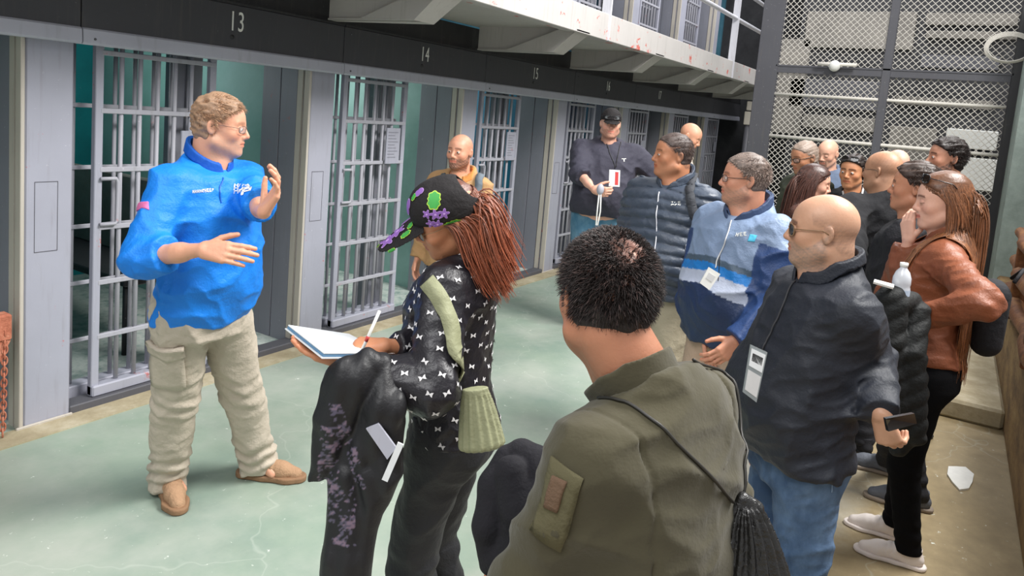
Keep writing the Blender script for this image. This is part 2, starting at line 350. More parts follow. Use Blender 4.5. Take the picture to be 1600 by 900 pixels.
# gallery
b = MB(); b.box((-1.0, 2.93, 2.635), (14.6, 3.99, 2.66)); b.build('ceiling_gallery_deck', 'gallery', kind='structure')
t = thing('gallery_edge_beam', 'chipped off-white steel beam along the edge of the upper walkway', 'beam', (3.2, 2.9, 2.6))
m = MB(); m.box((0, 0, 0), (9.9, 0.035, 0.24), bev=0.005); m.box((0, 0.03, 0.0), (9.9, 0.1, 0.02)); m.build('beam', 'gallery_chipped', t)
m = MB(); m.box((9.9, 0.0, -0.02), (10.1, 0.035, 0.2), bev=0.005); m.build('end_piece', 'post', t)
for k in range(6):
    x = 3.80+1.885*k
    t = thing('gallery_bracket', 'off-white cantilever bracket under the walkway, '+['nearest the camera', 'second from the camera', 'third from the camera', 'fourth from the camera', 'fifth from the camera', 'furthest and closest to the fence'][k], 'bracket', (x, 3.94, 2.42))
    m = MB(); m.prism([(0, 0.0), (-0.82, 0.0), (-1.03, 0.19), (-1.03, 0.215), (0, 0.215)], 0, 0.0, 0.02); m.build('web', 'gallery', t)
    m = MB(); vs = [(-0.01, 0, 0), (0.08, 0, 0), (-0.05, -0.82, 0), (0.16, -0.82, 0), (-0.05, -1.04, 0.19), (0.2, -1.04, 0.19)]
    vs2 = [(a, c, d+0.012) for a, c, d in vs]; m.add(vs+vs2, [(0, 1, 3, 2), (2, 3, 5, 4), (6, 8, 9, 7), (8, 10, 11, 9), (0, 2, 8, 6), (2, 4, 10, 8), (1, 7, 9, 3), (3, 9, 11, 5), (4, 5, 11, 10), (0, 6, 7, 1)]); m.build('flange', 'gallery', t)
    m = MB(); m.add([(0.0, -0.45, 0.01), (-0.05, -0.82, 0.01), (-0.05, -1.03, 0.19), (0.0, -1.03, 0.2)], [(0, 1, 2, 3)]); 
    m = MB(); m.prism([(-0.35, 0.012), (-0.82, 0.012), (-1.03, 0.2), (-0.9, 0.21)], 0, -0.045, -0.001); m.build('gusset', 'gallery', t)
t = thing('gallery_railing', 'white pipe railing with flat posts on the upper walkway', 'railing', (6.25, 2.89, 2.6))
for x in (0.0, 4.28):
    m = MB(); m.box((x, -0.01, 0.0), (x+0.012, 0.10, 1.3), bev=0.002); m.box((x, 0.085, 0.0), (x+0.16, 0.10, 1.3), bev=0.002); m.build('flat_post', 'rail', t)
for z in (0.83, 1.25):
    m = MB(); m.tube([(-2.5, 0.03, z), (5.75, 0.03, z)], 0.03, 10); m.build('pipe_rail', 'rail', t)
m = MB(); m.tube([(5.75, 0.03, 0.83), (5.86, 0.03, 0.83)], 0.034, 10); m.build('pipe_end', 'rust', t)
# ------------------------------------------------------------------ cell contents
t = thing('bunk', 'grey slab bunk with a dark frame in the cell numbered 13', 'bunk', (2.65, 4.62, 0))
m = MB(); m.box((0.55, 0.0, 0.55), (0.62, 1.9, 1.15), bev=0.01); m.build('side_board', 'tanwall', t)
m = MB(); m.box((0.1, 0.0, 0.5), (0.62, 1.9, 0.55), bev=0.008); m.build('frame', 'black', t)
for y in (0.05, 1.85): m = MB(); m.tube([(0.14, y, 0), (0.14, y, 0.5)], 0.02); m.build('leg', 'black', t)
t = thing('toilet', 'grey prison toilet at the back of the cell numbered 13', 'toilet', (2.36, 6.28, 0))
m = MB(); m.tube([(0, 0, 0), (0, 0, 0.12), (0, 0, 0.3), (0, 0, 0.42)], [0.15, 0.11, 0.17, 0.21], 20); m.build('bowl', 'tanwall', t)
m = MB(); m.box((-0.2, 0.18, 0.0), (0.2, 0.4, 0.75), bev=0.03); m.build('tank', 'tanwall', t)
m = MB(); m.tube([(0.21*math.cos(a*math.pi/10)*0.9, 0.21*math.sin(a*math.pi/10)*0.9, 0.435) for a in range(20)], 0.022, 8, closed=True); m.build('seat', 'white', t)
t = thing('wall_shelf', 'small white shelf bracketed in the cell numbered 14', 'shelf', (4.25, 6.7, 1.45))
m = MB(); m.box((-0.3, -0.3, 0), (0.5, 0.2, 0.06), bev=0.005); m.build('board', 'white', t)
m = MB(); m.prism([(0.2, -0.2), (0.2, 0), (-0.2, 0)], 0, -0.1, -0.08); m.prism([(0.2, -0.2), (0.2, 0), (-0.2, 0)], 0, 0.3, 0.32); m.build('bracket', 'post', t)
t = thing('folding_bunk', 'metal cot frame on the floor of the cell numbered 14', 'cot', (4.2, 4.9, 0))
m = MB(); m.tube([(0, 0, 0.4), (0.62, 0, 0.4), (0.62, 1.75, 0.4), (0, 1.75, 0.4)], 0.018, 8, closed=True); m.build('frame', 'bar', t)
m = MB()
for k in range(9): m.tube([(0, 0.15+k*0.18, 0.4), (0.62, 0.15+k*0.18, 0.4)], 0.006, 5)
m.build('springs', 'bar', t)
for (x, y) in ((0, 0), (0.62, 0), (0.62, 1.75), (0, 1.75)): m = MB(); m.tube([(x, y, 0), (x, y, 0.4)], 0.016); m.build('leg', 'bar', t)
# rusty chain and block at the left edge
t = thing('hanging_chain', 'rusty orange chain with block hanging at the left picture edge', 'chain', (1.55, 4.0, 0.0))
c0 = atY(8, 520, 3.98); c1 = atY(4, 676, 3.98)
m = MB(); n_ = 19
for k in range(n_):
    p = c0+(c1-c0)*k/(n_-1) - np.array([1.55, 4.0, 0]); p[2] = max(p[2], 0.02); ax = k % 2; pts = []
    for a in range(12):
        u, v = math.cos(a*math.pi/6)*0.013, math.sin(a*math.pi/6)*0.024; pts.append(p+(np.array([u, 0.0, v]) if ax else np.array([u*0.35, u*0.9, v])))
    m.tube(pts, 0.0045, 6, closed=True)
m.build('links', 'orange_rust', t)
p = atY(0, 512, 4.0)-np.array([1.55, 4.0, 0]); m = MB(); m.box((p[0]-0.12, -0.03, p[2]-0.07), (p[0]+0.045, 0.05, p[2]+0.07), bev=0.01); m.prism([(p[0]-0.12, p[2]-0.07), (p[0]+0.04, p[2]-0.07), (p[0]-0.03, p[2]-0.22), (p[0]-0.12, p[2]-0.3)], 1, -0.02, 0.04); m.build('block', 'orange_rust', t)
# ------------------------------------------------------------------ fence at the far end
FX = 10.0
t = thing('chain_link_fence', 'tall pale chain link fence with steel posts closing the corridor', 'fence', (FX, 0, 0))
def fpost(px0, px1, y0, mat, zt=5.0):
    a = atX(px0, y0, FX)[1]; c = atX(px1, y0, FX)[1]; m = MB(); m.box((-0.06, min(a, c), 0), (0.06, max(a, c), zt), bev=0.006); return m.build('post', mat, t)
fpost(1189, 1222, 60, 'post'); fpost(1400-8, 1400+6, 20, 'post'); fpost(1578, 1625, 130, 'black')
y0_, y1_ = atX(1222, 60, FX)[1]+0.02, atX(1578, 130, FX)[1]-0.02
pz = 0.074; m = MB(); V = []; F = []
ny = int((y0_-y1_)/(pz/2)); nz = int(4.4/pz)
for k in range(ny+1):
    pts = []; yk = y1_+k*pz/2
    sgk = 1 if k % 2 else -1
    for j in range(nz*2+1): pts.append((0.006*(1 if j % 2 else -1), yk+(pz/4 if j % 2 else -pz/4)*1.04*sgk, 0.03+j*pz/2))
    m.tube(pts, 0.0064, 4, cap=False)
m.build('wire_mesh', 'wire', t)
for z, r in ((2.715, 0.04), (2.39, 0.018), (1.845, 0.02), (3.9, 0.03), (0.08, 0.02)):
    m = MB()
    if r > 0.035: m.box((-0.05, y1_, z-0.05), (-0.03, y0_, z+0.05), bev=0.003); m.box((-0.06, y1_, z+0.03), (-0.03, y0_, z+0.05))
    else: m.tube([(-0.035, y1_, z), (-0.035, y0_, z)], r, 8)
    m.build('rail', 'post' if r > 0.035 else 'wire', t)
p = atX(1304, 103, FX-0.15); t = thing('globe_lamp', 'round white globe fitting on the fence rail', 'lamp', tuple(p))
m = MB(); m.sphere((0, 0, 0), 0.068, 20, 14); m.build('globe', 'white', t); m = MB(); m.tube([(0, 0.2, 0.02), (0, -0.25, 0.02)], 0.022, 8); m.tube([(0.0, 0, 0), (0.12, 0, 0)], 0.03, 10); m.build('holder', 'wire', t)
t = thing('cable_coil', 'pale coil of cable hung on the dark right fence post', 'cable', tuple(atX(1577, 76, FX-0.1)))
m = MB()
for q in range(4):
    pts = [(0.01*q, (0.20+0.012*q)*math.cos(a*math.pi/16), (0.14+0.01*q)*math.sin(a*math.pi/16)+0.005*q) for a in range(32)]; m.tube(pts, 0.007, 6, closed=True)
m.build('loops', 'wire', t)
# area behind the fence
b = MB(); b.box((13.4, -1.6, 0), (13.6, 2.6, 6)); b.build('wall_behind_fence', 'darkwall', kind='structure')
def pan(x0, y0, x1, y1, X, mat, name, label, cat):
    a = atX(x0, y0, X); c = atX(x1, y1, X); m = MB(); m.box((X, min(a[1], c[1]), min(a[2], c[2])), (13.398, max(a[1], c[1]), max(a[2], c[2])), bev=0.01); o = m.build(name, mat); tag(o, label, cat); return o
pan(1262, 18, 1425, 78, 13.34, 'tanwall', 'wall_board', 'large pale board high behind the fence, left of the middle post', 'board')
pan(1236, 122, 1380, 175, 13.34, 'post', 'wall_board', 'dark board under the large pale one behind the fence', 'board')
pan(1255, 178, 1372, 208, 13.34, 'tanwall', 'wall_board', 'dull tan board just above the bald heads behind the fence', 'board')
pan(1448, 20, 1590, 40, 13.32, 'tanwall', 'shelf_board', 'topmost pale shelf board behind the fence right half', 'shelf')
pan(1448, 48, 1590, 62, 13.32, 'tanwall', 'shelf_board', 'second pale shelf board behind the fence right half', 'shelf')
pan(1440, 85, 1560, 110, 13.32, 'post', 'shelf_board', 'dark shelf board behind the fence below the two pale ones', 'shelf')
pan(1400, 150, 1550, 172, 13.32, 'tanwall', 'shelf_board', 'dull shelf board behind the fence above the white cupboard', 'shelf')
pan(1392, 196, 1448, 312, 13.34, 'tanwall', 'panel_door', 'dull grey door panel behind the fence left of the white cupboard', 'panel')
pan(1480, 200, 1556, 236, 12.6, 'white', 'cupboard', 'upper white cupboard seen behind the fence at right', 'cupboard')
pan(1480, 243, 1552, 300, 12.6, 'white', 'cupboard', 'lower white cupboard seen behind the fence at right', 'cupboard')
pan(1205, 60, 1248, 210, 13.34, 'tanwall', 'wall_board', 'narrow pale board behind the fence beside its left post', 'board')
t = thing('electrical_box', 'two pale junction boxes on the far wall beside the fence', 'box', tuple(atX(1176, 175, 12.5)))
m = MB(); m.box((-0.05, -0.06, 0.02), (0.05, 0.10, 0.17), bev=0.01); m.build('upper_box', 'beige', t); m = MB(); m.box((-0.05, -0.06, -0.22), (0.05, 0.12, 0.0), bev=0.01); m.build('lower_box', 'beige', t)
m = MB(); m.tube([(0.02, 0.05, -0.22), (0.02, 0.05, -2.2)], 0.06, 8); m.build('conduit', 'post', t)
# ------------------------------------------------------------------ right side
b = MB(); b.box((1.2, -0.95, 0), (9.9, -0.50, 0.62), bev=0.02); b.build('wall_low_right', 'dirtwall', kind='structure')
b = MB(); b.box((5.0, -1.5, 0), (9.95, -1.0, 3.6)); b.build('wall_right', 'plaster', kind='structure')
b = MB(); b.box((9.0, -1.0, 0), (9.9, -0.46, 3.6)); b.build('wall_right_return', 'plaster', kind='structure')
b = MB(); b.box((5.9, -0.498, 0), (8.6, 0.02, 0.14), bev=0.02); tag(b.build('concrete_step', 'block'), 'rough raised concrete step by the brown wall behind the woman', 'step')
t = thing('pipe_barrier', 'rusty brown pipe barrier running along the low right wall', 'railing', (0, -0.52, 0))
for z, r in ((1.22, 0.045), (0.98, 0.05), (0.74, 0.055)):
    m = MB(); pts = [(1.8+0.3*k, 0.02*math.sin(k*1.3), z+0.012*math.sin(k*2.1)) for k in range(20)]; m.tube(pts, [r*(1.18 if k % 4 == 0 else 1) for k in range(20)], 10); m.build('pipe', 'rust', t)
for x in (2.2, 3.7, 5.2, 6.7):
    m = MB(); m.box((x, -0.06, 0.625), (x+0.09, 0.05, 1.25), bev=0.01); m.build('upright', 'rust', t)
m = MB(); pp = []
for a in range(9):
    th = 2*math.pi*a/9+0.3; r = 0.16*(0.7+0.3*((a*37) % 10)/10); pp.append((r*math.cos(th)*1.3, r*math.sin(th)*0.5))
P0 = at_floor = CAM+ray(1500, 747)*(-CH/ray(1500, 747)[2]); m.prism([(x+P0[0], y+P0[1]) for x, y in pp], 2, 0.001, 0.012); tag(m.build('paper_scrap', 'white'), 'torn white scrap on the floor behind the woman in brown leather', 'scrap')

for i, e in ((13, 9), (14, 12), (15, 9), (16, 5)):  # added fill lights that brighten the cell interiors, no bulb modelled
    l = bpy.data.lights.new('cell_fill_light', 'POINT'); l.energy = e; l.shadow_soft_size = 0.25; o = bpy.data.objects.new('cell_fill_light', l); COL.objects.link(o); o.location = (NX+SP*(i-13)+0.1, 5.6, 2.0)
# ================================================================== bodies from smooth distance fields
f32 = np.float32
def A(*v): return np.array(v, dtype=f32)
def nrm(v): v = np.asarray(v, float); return v/(np.linalg.norm(v)+1e-12)
def cone(P, a, b, r1, r2):
    a = np.asarray(a, f32); ab = np.asarray(b, f32)-a; q = P-a
    t = np.clip((q@ab)/max(float(ab@ab), 1e-9), 0, 1); q = q-t[:, None]*ab
    return np.sqrt(np.einsum('ij,ij->i', q, q))-(r1+(r2-r1)*t)
def chain(P, pts, rs, k=0.0):
    d = None
    for i in range(len(pts)-1):
        e = cone(P, pts[i], pts[i+1], rs[i], rs[i+1]); d = e if d is None else (smin(d, e, k) if k else np.minimum(d, e))
    return d
def ell(P, c, r):
    q = (P-np.asarray(c, f32))/np.asarray(r, f32); k = np.sqrt(np.einsum('ij,ij->i', q, q)); return (k-1)*float(min(r))*0.5+(k-1)*k/np.maximum(np.sqrt(np.einsum('ij,ij->i', q/np.asarray(r, f32), q/np.asarray(r, f32))), 1e-3)*0.5
def smin(a, b, k): h = np.maximum(k-np.abs(a-b), 0)/k; return np.minimum(a, b)-h*h*k*0.25
def smax(a, b, k): return -smin(-a, -b, k)
def rotz(a): c, s = math.cos(a), math.sin(a); return np.array([[c, -s, 0], [s, c, 0], [0, 0, 1]])
def rotx(a): c, s = math.cos(a), math.sin(a); return np.array([[1, 0, 0], [0, c, -s], [0, s, c]])
def roty(a): c, s = math.cos(a), math.sin(a); return np.array([[c, 0, s], [0, 1, 0], [-s, 0, c]])
def boxd(P, c, h, r=0.0, R=None):
    q = P-np.asarray(c, f32)
    if R is not None: q = q@np.asarray(R, f32)
    q = np.abs(q)-(np.asarray(h, f32)-r); return np.sqrt((np.maximum(q, 0)**2).sum(1))+np.minimum(q.max(1), 0)-r
_W = [(RNG.normal(size=(3, 3)).astype(f32), RNG.uniform(0, 6.28, 3).astype(f32)) for _ in range(6)]
def wob(P, s, seed=0):      # smooth cheap noise about -1..1
    o = 0; Q = P*f32(s)+f32(seed*3.17)
    for i in range(3):
        M_, ph = _W[(i+seed) % 6]; Z = Q@M_.T*(1+0.35*i)+ph; o = o+np.sin(Z[:, 0]+1.3*np.sin(Z[:, 1]))*np.cos(Z[:, 2])/(1+0.3*i)
    return o/1.6
def folds(P, s, seed=0, sharp=1.0):   # ridged cloth folds 0..1
    return (1-np.abs(wob(P, s, seed)))**2
CE = [((0,0,0),(1,0,0)),((0,1,0),(1,1,0)),((0,0,1),(1,0,1)),((0,1,1),(1,1,1)),((0,0,0),(0,1,0)),((1,0,0),(1,1,0)),((0,0,1),(0,1,1)),((1,0,1),(1,1,1)),((0,0,0),(0,0,1)),((1,0,0),(1,0,1)),((0,1,0),(0,1,1)),((1,1,0),(1,1,1))]
def isomesh(f, lo, hi, h, margin=0.012):
    lo = np.asarray(lo, float)-h*2; hi = np.asarray(hi, float)+h*2; nb = np.ceil((hi-lo)/(4*h)).astype(int); n = nb*4+1
    cx = [lo[i]+4*h*(np.arange(nb[i])+0.5) for i in range(3)]
    Cc = np.stack(np.meshgrid(*cx, indexing='ij'), -1).reshape(-1, 3).astype(f32); Fc = f(Cc).reshape(nb)
    act = np.abs(Fc) < 4*h*0.87*1.25+margin
    F = np.full(n, 1.0, f32); S = np.repeat(np.repeat(np.repeat(np.where(Fc < 0, -1., 1.), 4, 0), 4, 1), 4, 2); F[:-1, :-1, :-1] = S
    m = np.zeros(n, bool); A4 = np.repeat(np.repeat(np.repeat(act, 4, 0), 4, 1), 4, 2)
    for dx in (0, 1):
        for dy in (0, 1):
            for dz in (0, 1): m[dx:n[0]-1+dx, dy:n[1]-1+dy, dz:n[2]-1+dz] |= A4
    I = np.argwhere(m); P = (lo+I*h).astype(f32); F[m] = f(P)
    F[0] = F[-1] = 1; F[:, 0] = F[:, -1] = 1; F[:, :, 0] = F[:, :, -1] = 1
    s = F < 0
    c = np.zeros(n-1, np.int8)
    for dx in (0, 1):
        for dy in (0, 1):
            for dz in (0, 1): c += s[dx:n[0]-1+dx, dy:n[1]-1+dy, dz:n[2]-1+dz]
    cells = np.argwhere((c > 0) & (c < 8)); idx = np.full(n-1, -1, np.int64); idx[tuple(cells.T)] = np.arange(len(cells))
    acc = np.zeros((len(cells), 3)); cnt = np.zeros(len(cells))
    for (a, b_) in CE:
        a = np.array(a); b_ = np.array(b_); fa = F[tuple((cells+a).T)]; fb = F[tuple((cells+b_).T)]; mk = (fa < 0) != (fb < 0)
        t = np.where(mk, fa/np.where(mk, fa-fb, 1), 0); p = a+(b_-a)*t[:, None]; acc += p*mk[:, None]; cnt += mk
    V = lo+(cells+acc/np.maximum(cnt, 1)[:, None])*h
    Q = []
    for ax in range(3):
        sl0 = [slice(None)]*3; sl1 = [slice(None)]*3; sl0[ax] = slice(0, -1); sl1[ax] = slice(1, None)
        E = np.argwhere(s[tuple(sl0)] != s[tuple(sl1)]); u, v = [(1, 2), (2, 0), (0, 1)][ax]
        E = E[(E[:, u] > 0) & (E[:, v] > 0) & (E[:, u] < n[u]-1) & (E[:, v] < n[v]-1)]
        du = np.zeros(3, int); du[u] = 1; dv = np.zeros(3, int); dv[v] = 1
        q = np.stack([idx[tuple((E-du-dv).T)], idx[tuple((E-dv).T)], idx[tuple(E.T)], idx[tuple((E-du).T)]], 1)
        fl = s[tuple(E.T)]; q[~fl] = q[~fl][:, ::-1]; Q.append(q)
    Q = np.concatenate(Q); Q = Q[(Q >= 0).all(1)]
    return V, Q
def mkmesh(name, parts, mats, parent=None, smooth=True, **kw):
    """parts: list of (V, F(quads or tris), dict(col=Nx3, loc=Nx3, mi=int))"""
    Vs = []; L = []; tot = []; mi = []; col = []; loc = []; o = 0
    for V, F, at in parts:
        if len(V) == 0: continue
        Vs.append(V); L.append((F+o).ravel()); tot.append(np.full(len(F), F.shape[1])); mi.append(np.full(len(F), at.get('mi', 0)))
        c = at.get('col'); col.append(np.ones((len(V), 3)) if c is None else c); q = at.get('loc'); loc.append(V if q is None else q); o += len(V)
    V = np.concatenate(Vs).astype(f32); L = np.concatenate(L).astype(np.int32); tot = np.concatenate(tot).astype(np.int32); mi = np.concatenate(mi).astype(np.int32)
    me = bpy.data.meshes.new(name); me.vertices.add(len(V)); me.vertices.foreach_set('co', V.ravel()); me.loops.add(len(L)); me.loops.foreach_set('vertex_index', L)
    me.polygons.add(len(tot)); st = np.concatenate([[0], np.cumsum(tot)[:-1]]).astype(np.int32); me.polygons.foreach_set('loop_start', st); me.polygons.foreach_set('loop_total', tot); me.polygons.foreach_set('material_index', mi)
    me.polygons.foreach_set('use_smooth', np.full(len(tot), smooth)); 
    for m in (mats if isinstance(mats, (list, tuple)) else [mats]): me.materials.append(MAT[m] if isinstance(m, str) else m)
    a = me.attributes.new('Col', 'FLOAT_COLOR', 'POINT'); c = np.ones((len(V), 4), f32); c[:, :3] = np.concatenate(col); a.data.foreach_set('color', c.ravel())
    a = me.attributes.new('loc', 'FLOAT_VECTOR', 'POINT'); a.data.foreach_set('vector', np.concatenate(loc).astype(f32).ravel())
    me.update(); me.validate()
    ob = bpy.data.objects.new(name, me); COL.objects.link(ob)
    if parent is not None: ob.parent = parent
    for k, v in kw.items(): ob[k] = v
    return ob
def tubes(paths, r0, r1=None, n=3):
    """paths (N,K,3): N thin tapering tubes"""
    N, K, _ = paths.shape; r0 = np.broadcast_to(r0, (N,)); r1 = r0*0.2 if r1 is None else np.broadcast_to(r1, (N,))
    T = np.gradient(paths, axis=1); T /= np.linalg.norm(T, axis=2, keepdims=True)+1e-9
    a = np.tile([0.3, 0.2, 0.93], (N, K, 1)); U = np.cross(T, a); U /= np.linalg.norm(U, axis=2, keepdims=True)+1e-9; Wv = np.cross(T, U)
    t = np.linspace(0, 1, K); R = r0[:, None]*(1-t**2)+r1[:, None]*t**2
    V = np.stack([paths+R[..., None]*(math.cos(2*math.pi*k/n)*U+math.sin(2*math.pi*k/n)*Wv) for k in range(n)], 2)
    idx = np.arange(N*K*n).reshape(N, K, n); F = []
    for k in range(n): F.append(np.stack([idx[:, :-1, k], idx[:, :-1, (k+1) % n], idx[:, 1:, (k+1) % n], idx[:, 1:, k]], -1).reshape(-1, 4))
    return V.reshape(-1, 3), np.concatenate(F)
# ------------------------------------------------------------------ body materials
def skin_mat(name, c):
    t = NT(name); c = srgb(c); a = t.attr('Col'); n = t.noise(22, 8, None, 0.7); v = t.mix(n, (c[0]*0.86, c[1]*0.80, c[2]*0.78), (min(1, c[0]*1.1), min(1, c[1]*1.12), min(1, c[2]*1.12)))
    t.base(t.mix(1.0, v, a.outputs['Color'], 'MULTIPLY')); t.set(Roughness=0.48); t.b.inputs['Subsurface Weight'].default_value = 0.12; t.b.inputs['Subsurface Radius'].default_value = (0.012, 0.005, 0.003); t.b.inputs['Subsurface Scale'].default_value = 0.6
    t.bump(t.math('ADD', t.noise(45, 4), t.noise(160, 3)), 0.22, 0.0025); return t.m
def cloth_mat(name, c, rough=0.8, wrinkle=0.35, wscale=14, weave=700, sheen=0.0, c2=None, spec=0.35):
    t = NT(name); c = srgb(c); n = t.noise(5, 5); c2 = tuple(min(1, x*1.12) for x in c) if c2 is None else srgb(c2)
    t.base(t.mix(1.0, t.mix(n, tuple(x*0.88 for x in c), c2), t.attr('Col').outputs['Color'], 'MULTIPLY')); t.set(Roughness=rough)
    t.b.inputs['Specular IOR Level'].default_value = spec; t.b.inputs['Sheen Weight'].default_value = sheen
    h = t.math('ADD', t.math('MULTIPLY', t.noise(wscale, 5, None, 0.6), 1.0), t.math('MULTIPLY', t.noise(weave*0.25, 2), 0.05)); t.bump(h, wrinkle, 0.03); return t.m
def hair_mat(name, c, rough=0.5):
    t = NT(name); c = srgb(c); n = t.noise(90, 3); t.base(t.mix(1.0, t.mix(n, tuple(x*0.6 for x in c), tuple(min(1, x*1.5) for x in c)), t.attr('Col').outputs['Color'], 'MULTIPLY')); t.set(Roughness=rough); t.bump(n, 0.4, 0.004); return t.m
MAT['eye'] = plain('eye_white', '#e6e0da', 0.25); MAT['iris'] = plain('dark_iris', '#2a1c14', 0.2)
MAT['frame_dark'] = plain('dark_glasses_frame', '#26201c', 0.35); MAT['frame_tort'] = plain('amber_glasses_frame', '#8a6b4c', 0.35); MAT['frame_metal'] = plain('thin_metal_frame', '#5c5450', 0.3, 0.6)
def glass_mat(name, alpha, c):
    t = NT(name); t.base(srgb(c)); t.set(Roughness=0.08, Alpha=alpha); return t.m
MAT['lens'] = glass_mat('clear_lens', 0.18, '#dfe6ea'); MAT['sunlens'] = glass_mat('dark_lens', 0.93, '#1a1614')
MAT['phone'] = plain('phone_black', '#17181c', 0.2); MAT['paper'] = plain('paper', '#e3e6e8', 0.7); MAT['paperblue'] = plain('blue_pad_edge', '#5f86a8', 0.6)
MAT['lanyard'] = plain('lanyard', '#cfcfcf', 0.6); MAT['lanyard_dark'] = plain('dark_lanyard', '#2c2c30', 0.6); MAT['red'] = plain('red_print', '#c8413f', 0.6); MAT['watch'] = plain('watch_black', '#1b1c20', 0.3)
# ------------------------------------------------------------------ head
def head_sdf(q, o):
    """q in head frame (x right, y forward, z up), origin between the eyes; o options"""
    x = np.abs(q[:, 0]); Q = np.stack([x, q[:, 1], q[:, 2]], 1); jw = o.get('jaw', 1.0); jl = o.get('jowl', 0.0); no = o.get('nose', 1.0)
    d = ell(Q, (0, -0.012, 0.03), (0.076, 0.097, 0.088))
    d = smin(d, ell(Q, (0, 0.036, 0.028), (0.060, 0.052, 0.058)), 0.03)
    d = smin(d, ell(Q, (0, 0.030, -0.032), (0.060*jw, 0.055, 0.068)), 0.03)
    d = smin(d, cone(Q, (0.048*jw+jl, -0.002, -0.062), (0.016, 0.066, -0.096), 0.021+jl, 0.020), 0.028)
    d = smin(d, ell(Q, (0, 0.022, -0.072), (0.050+jl, 0.055, 0.040+jl)), 0.025)
    d = smin(d, cone(Q, (0.041, 0.052, -0.022), (0.043, 0.058, -0.026), 0.019, 0.019), 0.03)
    d = smin(d, cone(Q, (0.006, 0.084, 0.020), (0.044, 0.070, 0.023), 0.008, 0.007), 0.014)
    d = smax(d, -cone(Q, (0.031, 0.104, 0.001), (0.033, 0.100, 0.001), 0.019, 0.017), 0.016)
    d = smin(d, cone(Q, (0.030, 0.080, -0.001), (0.033, 0.079, -0.001), 0.0125, 0.012), 0.004)   # closed lid volume / eyeball
    d = smin(d, cone(Q, (0, 0.086, 0.012), (0, 0.106*no+0.001, -0.028), 0.0075, 0.0100), 0.012)
    d = smin(d, cone(Q, (0, 0.104*no, -0.031), (0.012, 0.094, -0.034), 0.0095, 0.0080), 0.006)
    d = smin(d, ell(Q, (0, 0.070, -0.060), (0.033, 0.026, 0.028)), 0.018)
    d = smin(d, cone(Q, (0, 0.0945, -0.0555), (0.022, 0.084, -0.0600), 0.0058, 0.003), 0.006)
    d = smin(d, cone(Q, (0, 0.0925, -0.0690), (0.019, 0.083, -0.0665), 0.0064, 0.003), 0.006)
    d = smax(d, -cone(Q, (0, 0.1005, -0.0625), (0.024, 0.088, -0.0635), 0.0022, 0.0012), 0.004)
    d = smin(d, ell(Q, (0, 0.074, -0.100), (0.020, 0.018, 0.016)), 0.02)
    Ea = (Q-A(0.078, -0.016, -0.006))@(rotz(0.35)@rotx(0.18)).astype(f32); e = ell(Ea, (0, 0, 0), (0.0075, 0.0165, 0.029)); e = smax(e, -ell(Ea, (0.009, 0.002, 0.003), (0.0065, 0.0105, 0.019)), 0.004)
    d = smin(d, e, 0.006)
    if o.get('beardvol'): 
        bv = ell(Q, (0, 0.045, -0.080), (0.058, 0.058, 0.050)); bv = smax(bv, q[:, 2]+0.045, 0.01); d = smin(d, bv-o['beardvol']+0.004, 0.012)
    return d
def head_color(q, o):
    c = np.ones((len(q), 3)); x = np.abs(q[:, 0]); y, z = q[:, 1], q[:, 2]
    sk = np.maximum(np.array(o.get('_skin', (1, 1, 1))), 0.01)
    def blend(m, col):
        nonlocal c
        if isinstance(col, str): col = np.array(srgb(col))/sk
        m = np.clip(m, 0, 1)[:, None]; c = c*(1-m)+c*np.array(col)*m
    lip = np.clip(1.15-np.abs((z+0.0622)/0.0105), 0, 1)*(x < 0.025)*(y > 0.078); blend(lip*1.5, o.get('lip', (0.86, 0.55, 0.55)))
    blend(np.clip(1-np.sqrt(((x-0.045)/0.03)**2+((z+0.03)/0.025)**2), 0, 1)*(y > 0.03)*0.6, (1.05, 0.78, 0.74))
    blend(np.clip(1-np.sqrt((x/0.02)**2+((z+0.032)/0.018)**2), 0, 1)*(y > 0.09)*0.5, (1.05, 0.75, 0.7))
    brow = np.clip(1.3-np.abs((z-(0.0225+0.004*np.sin(x*60)))/0.0055), 0, 1)*(x > 0.009)*(x < 0.052)*(y > 0.045); blend(brow*o.get('brow', 0.8), (0.28, 0.22, 0.2))
    if o.get('closed'): blend(np.clip(1.3-np.abs((z+0.0045-0.10*(x-0.033)**2*60)/0.0022), 0, 1)*(np.abs(x-0.034) < 0.015)*(y > 0.05)*0.8, (0.25, 0.18, 0.16)); blend(np.clip(1-np.sqrt(((x-0.033)/0.02)**2+((z-0.006)/0.010)**2), 0, 1)*(y > 0.05)*0.5, (0.75, 0.6, 0.62))
    nz = 0.72+0.4*wob(q, 190, 2)+0.2*wob(q, 330, 1)
    if 'beard' in o:
        col, st = o['beard']; zu = np.interp(y, [-0.02, 0.0, 0.03, 0.06, 0.08, 0.1], [-0.0, -0.015, -0.042, -0.050, -0.040, -0.040])
        m = np.clip((zu-z)/0.008, 0, 1)*np.clip((y+0.022)/0.012, 0, 1)*np.clip((z+0.145)/0.02, 0, 1)*(1-np.clip(lip*2, 0, 1)); 
        blend(m*st*nz, col)
    if 'goatee' in o:
        col, st = o['goatee']; m = np.clip((-0.038-z)/0.006, 0, 1)*np.clip((0.038-x)/0.006, 0, 1)*(y > 0.05)*(1-np.clip(lip*2, 0, 1)); blend(m*st*nz, col)
    if 'fuzz' in o:      # shaved hair as colour on the scalp
        col, st, front = o['fuzz']; hl = np.interp(y, [-0.11, -0.06, -0.025, 0.0, 0.03, 0.06, 0.085], [-0.075, -0.07, -0.035, 0.012, 0.02, 0.05+front, 0.075+front])
        m = np.clip((z-hl)/0.010, 0, 1)
        if o.get('balding'): m = m*np.clip((o['balding']-(z-0.3*(y)))/0.03, 0, 1)
        blend(m*st*nz, col)
    return c
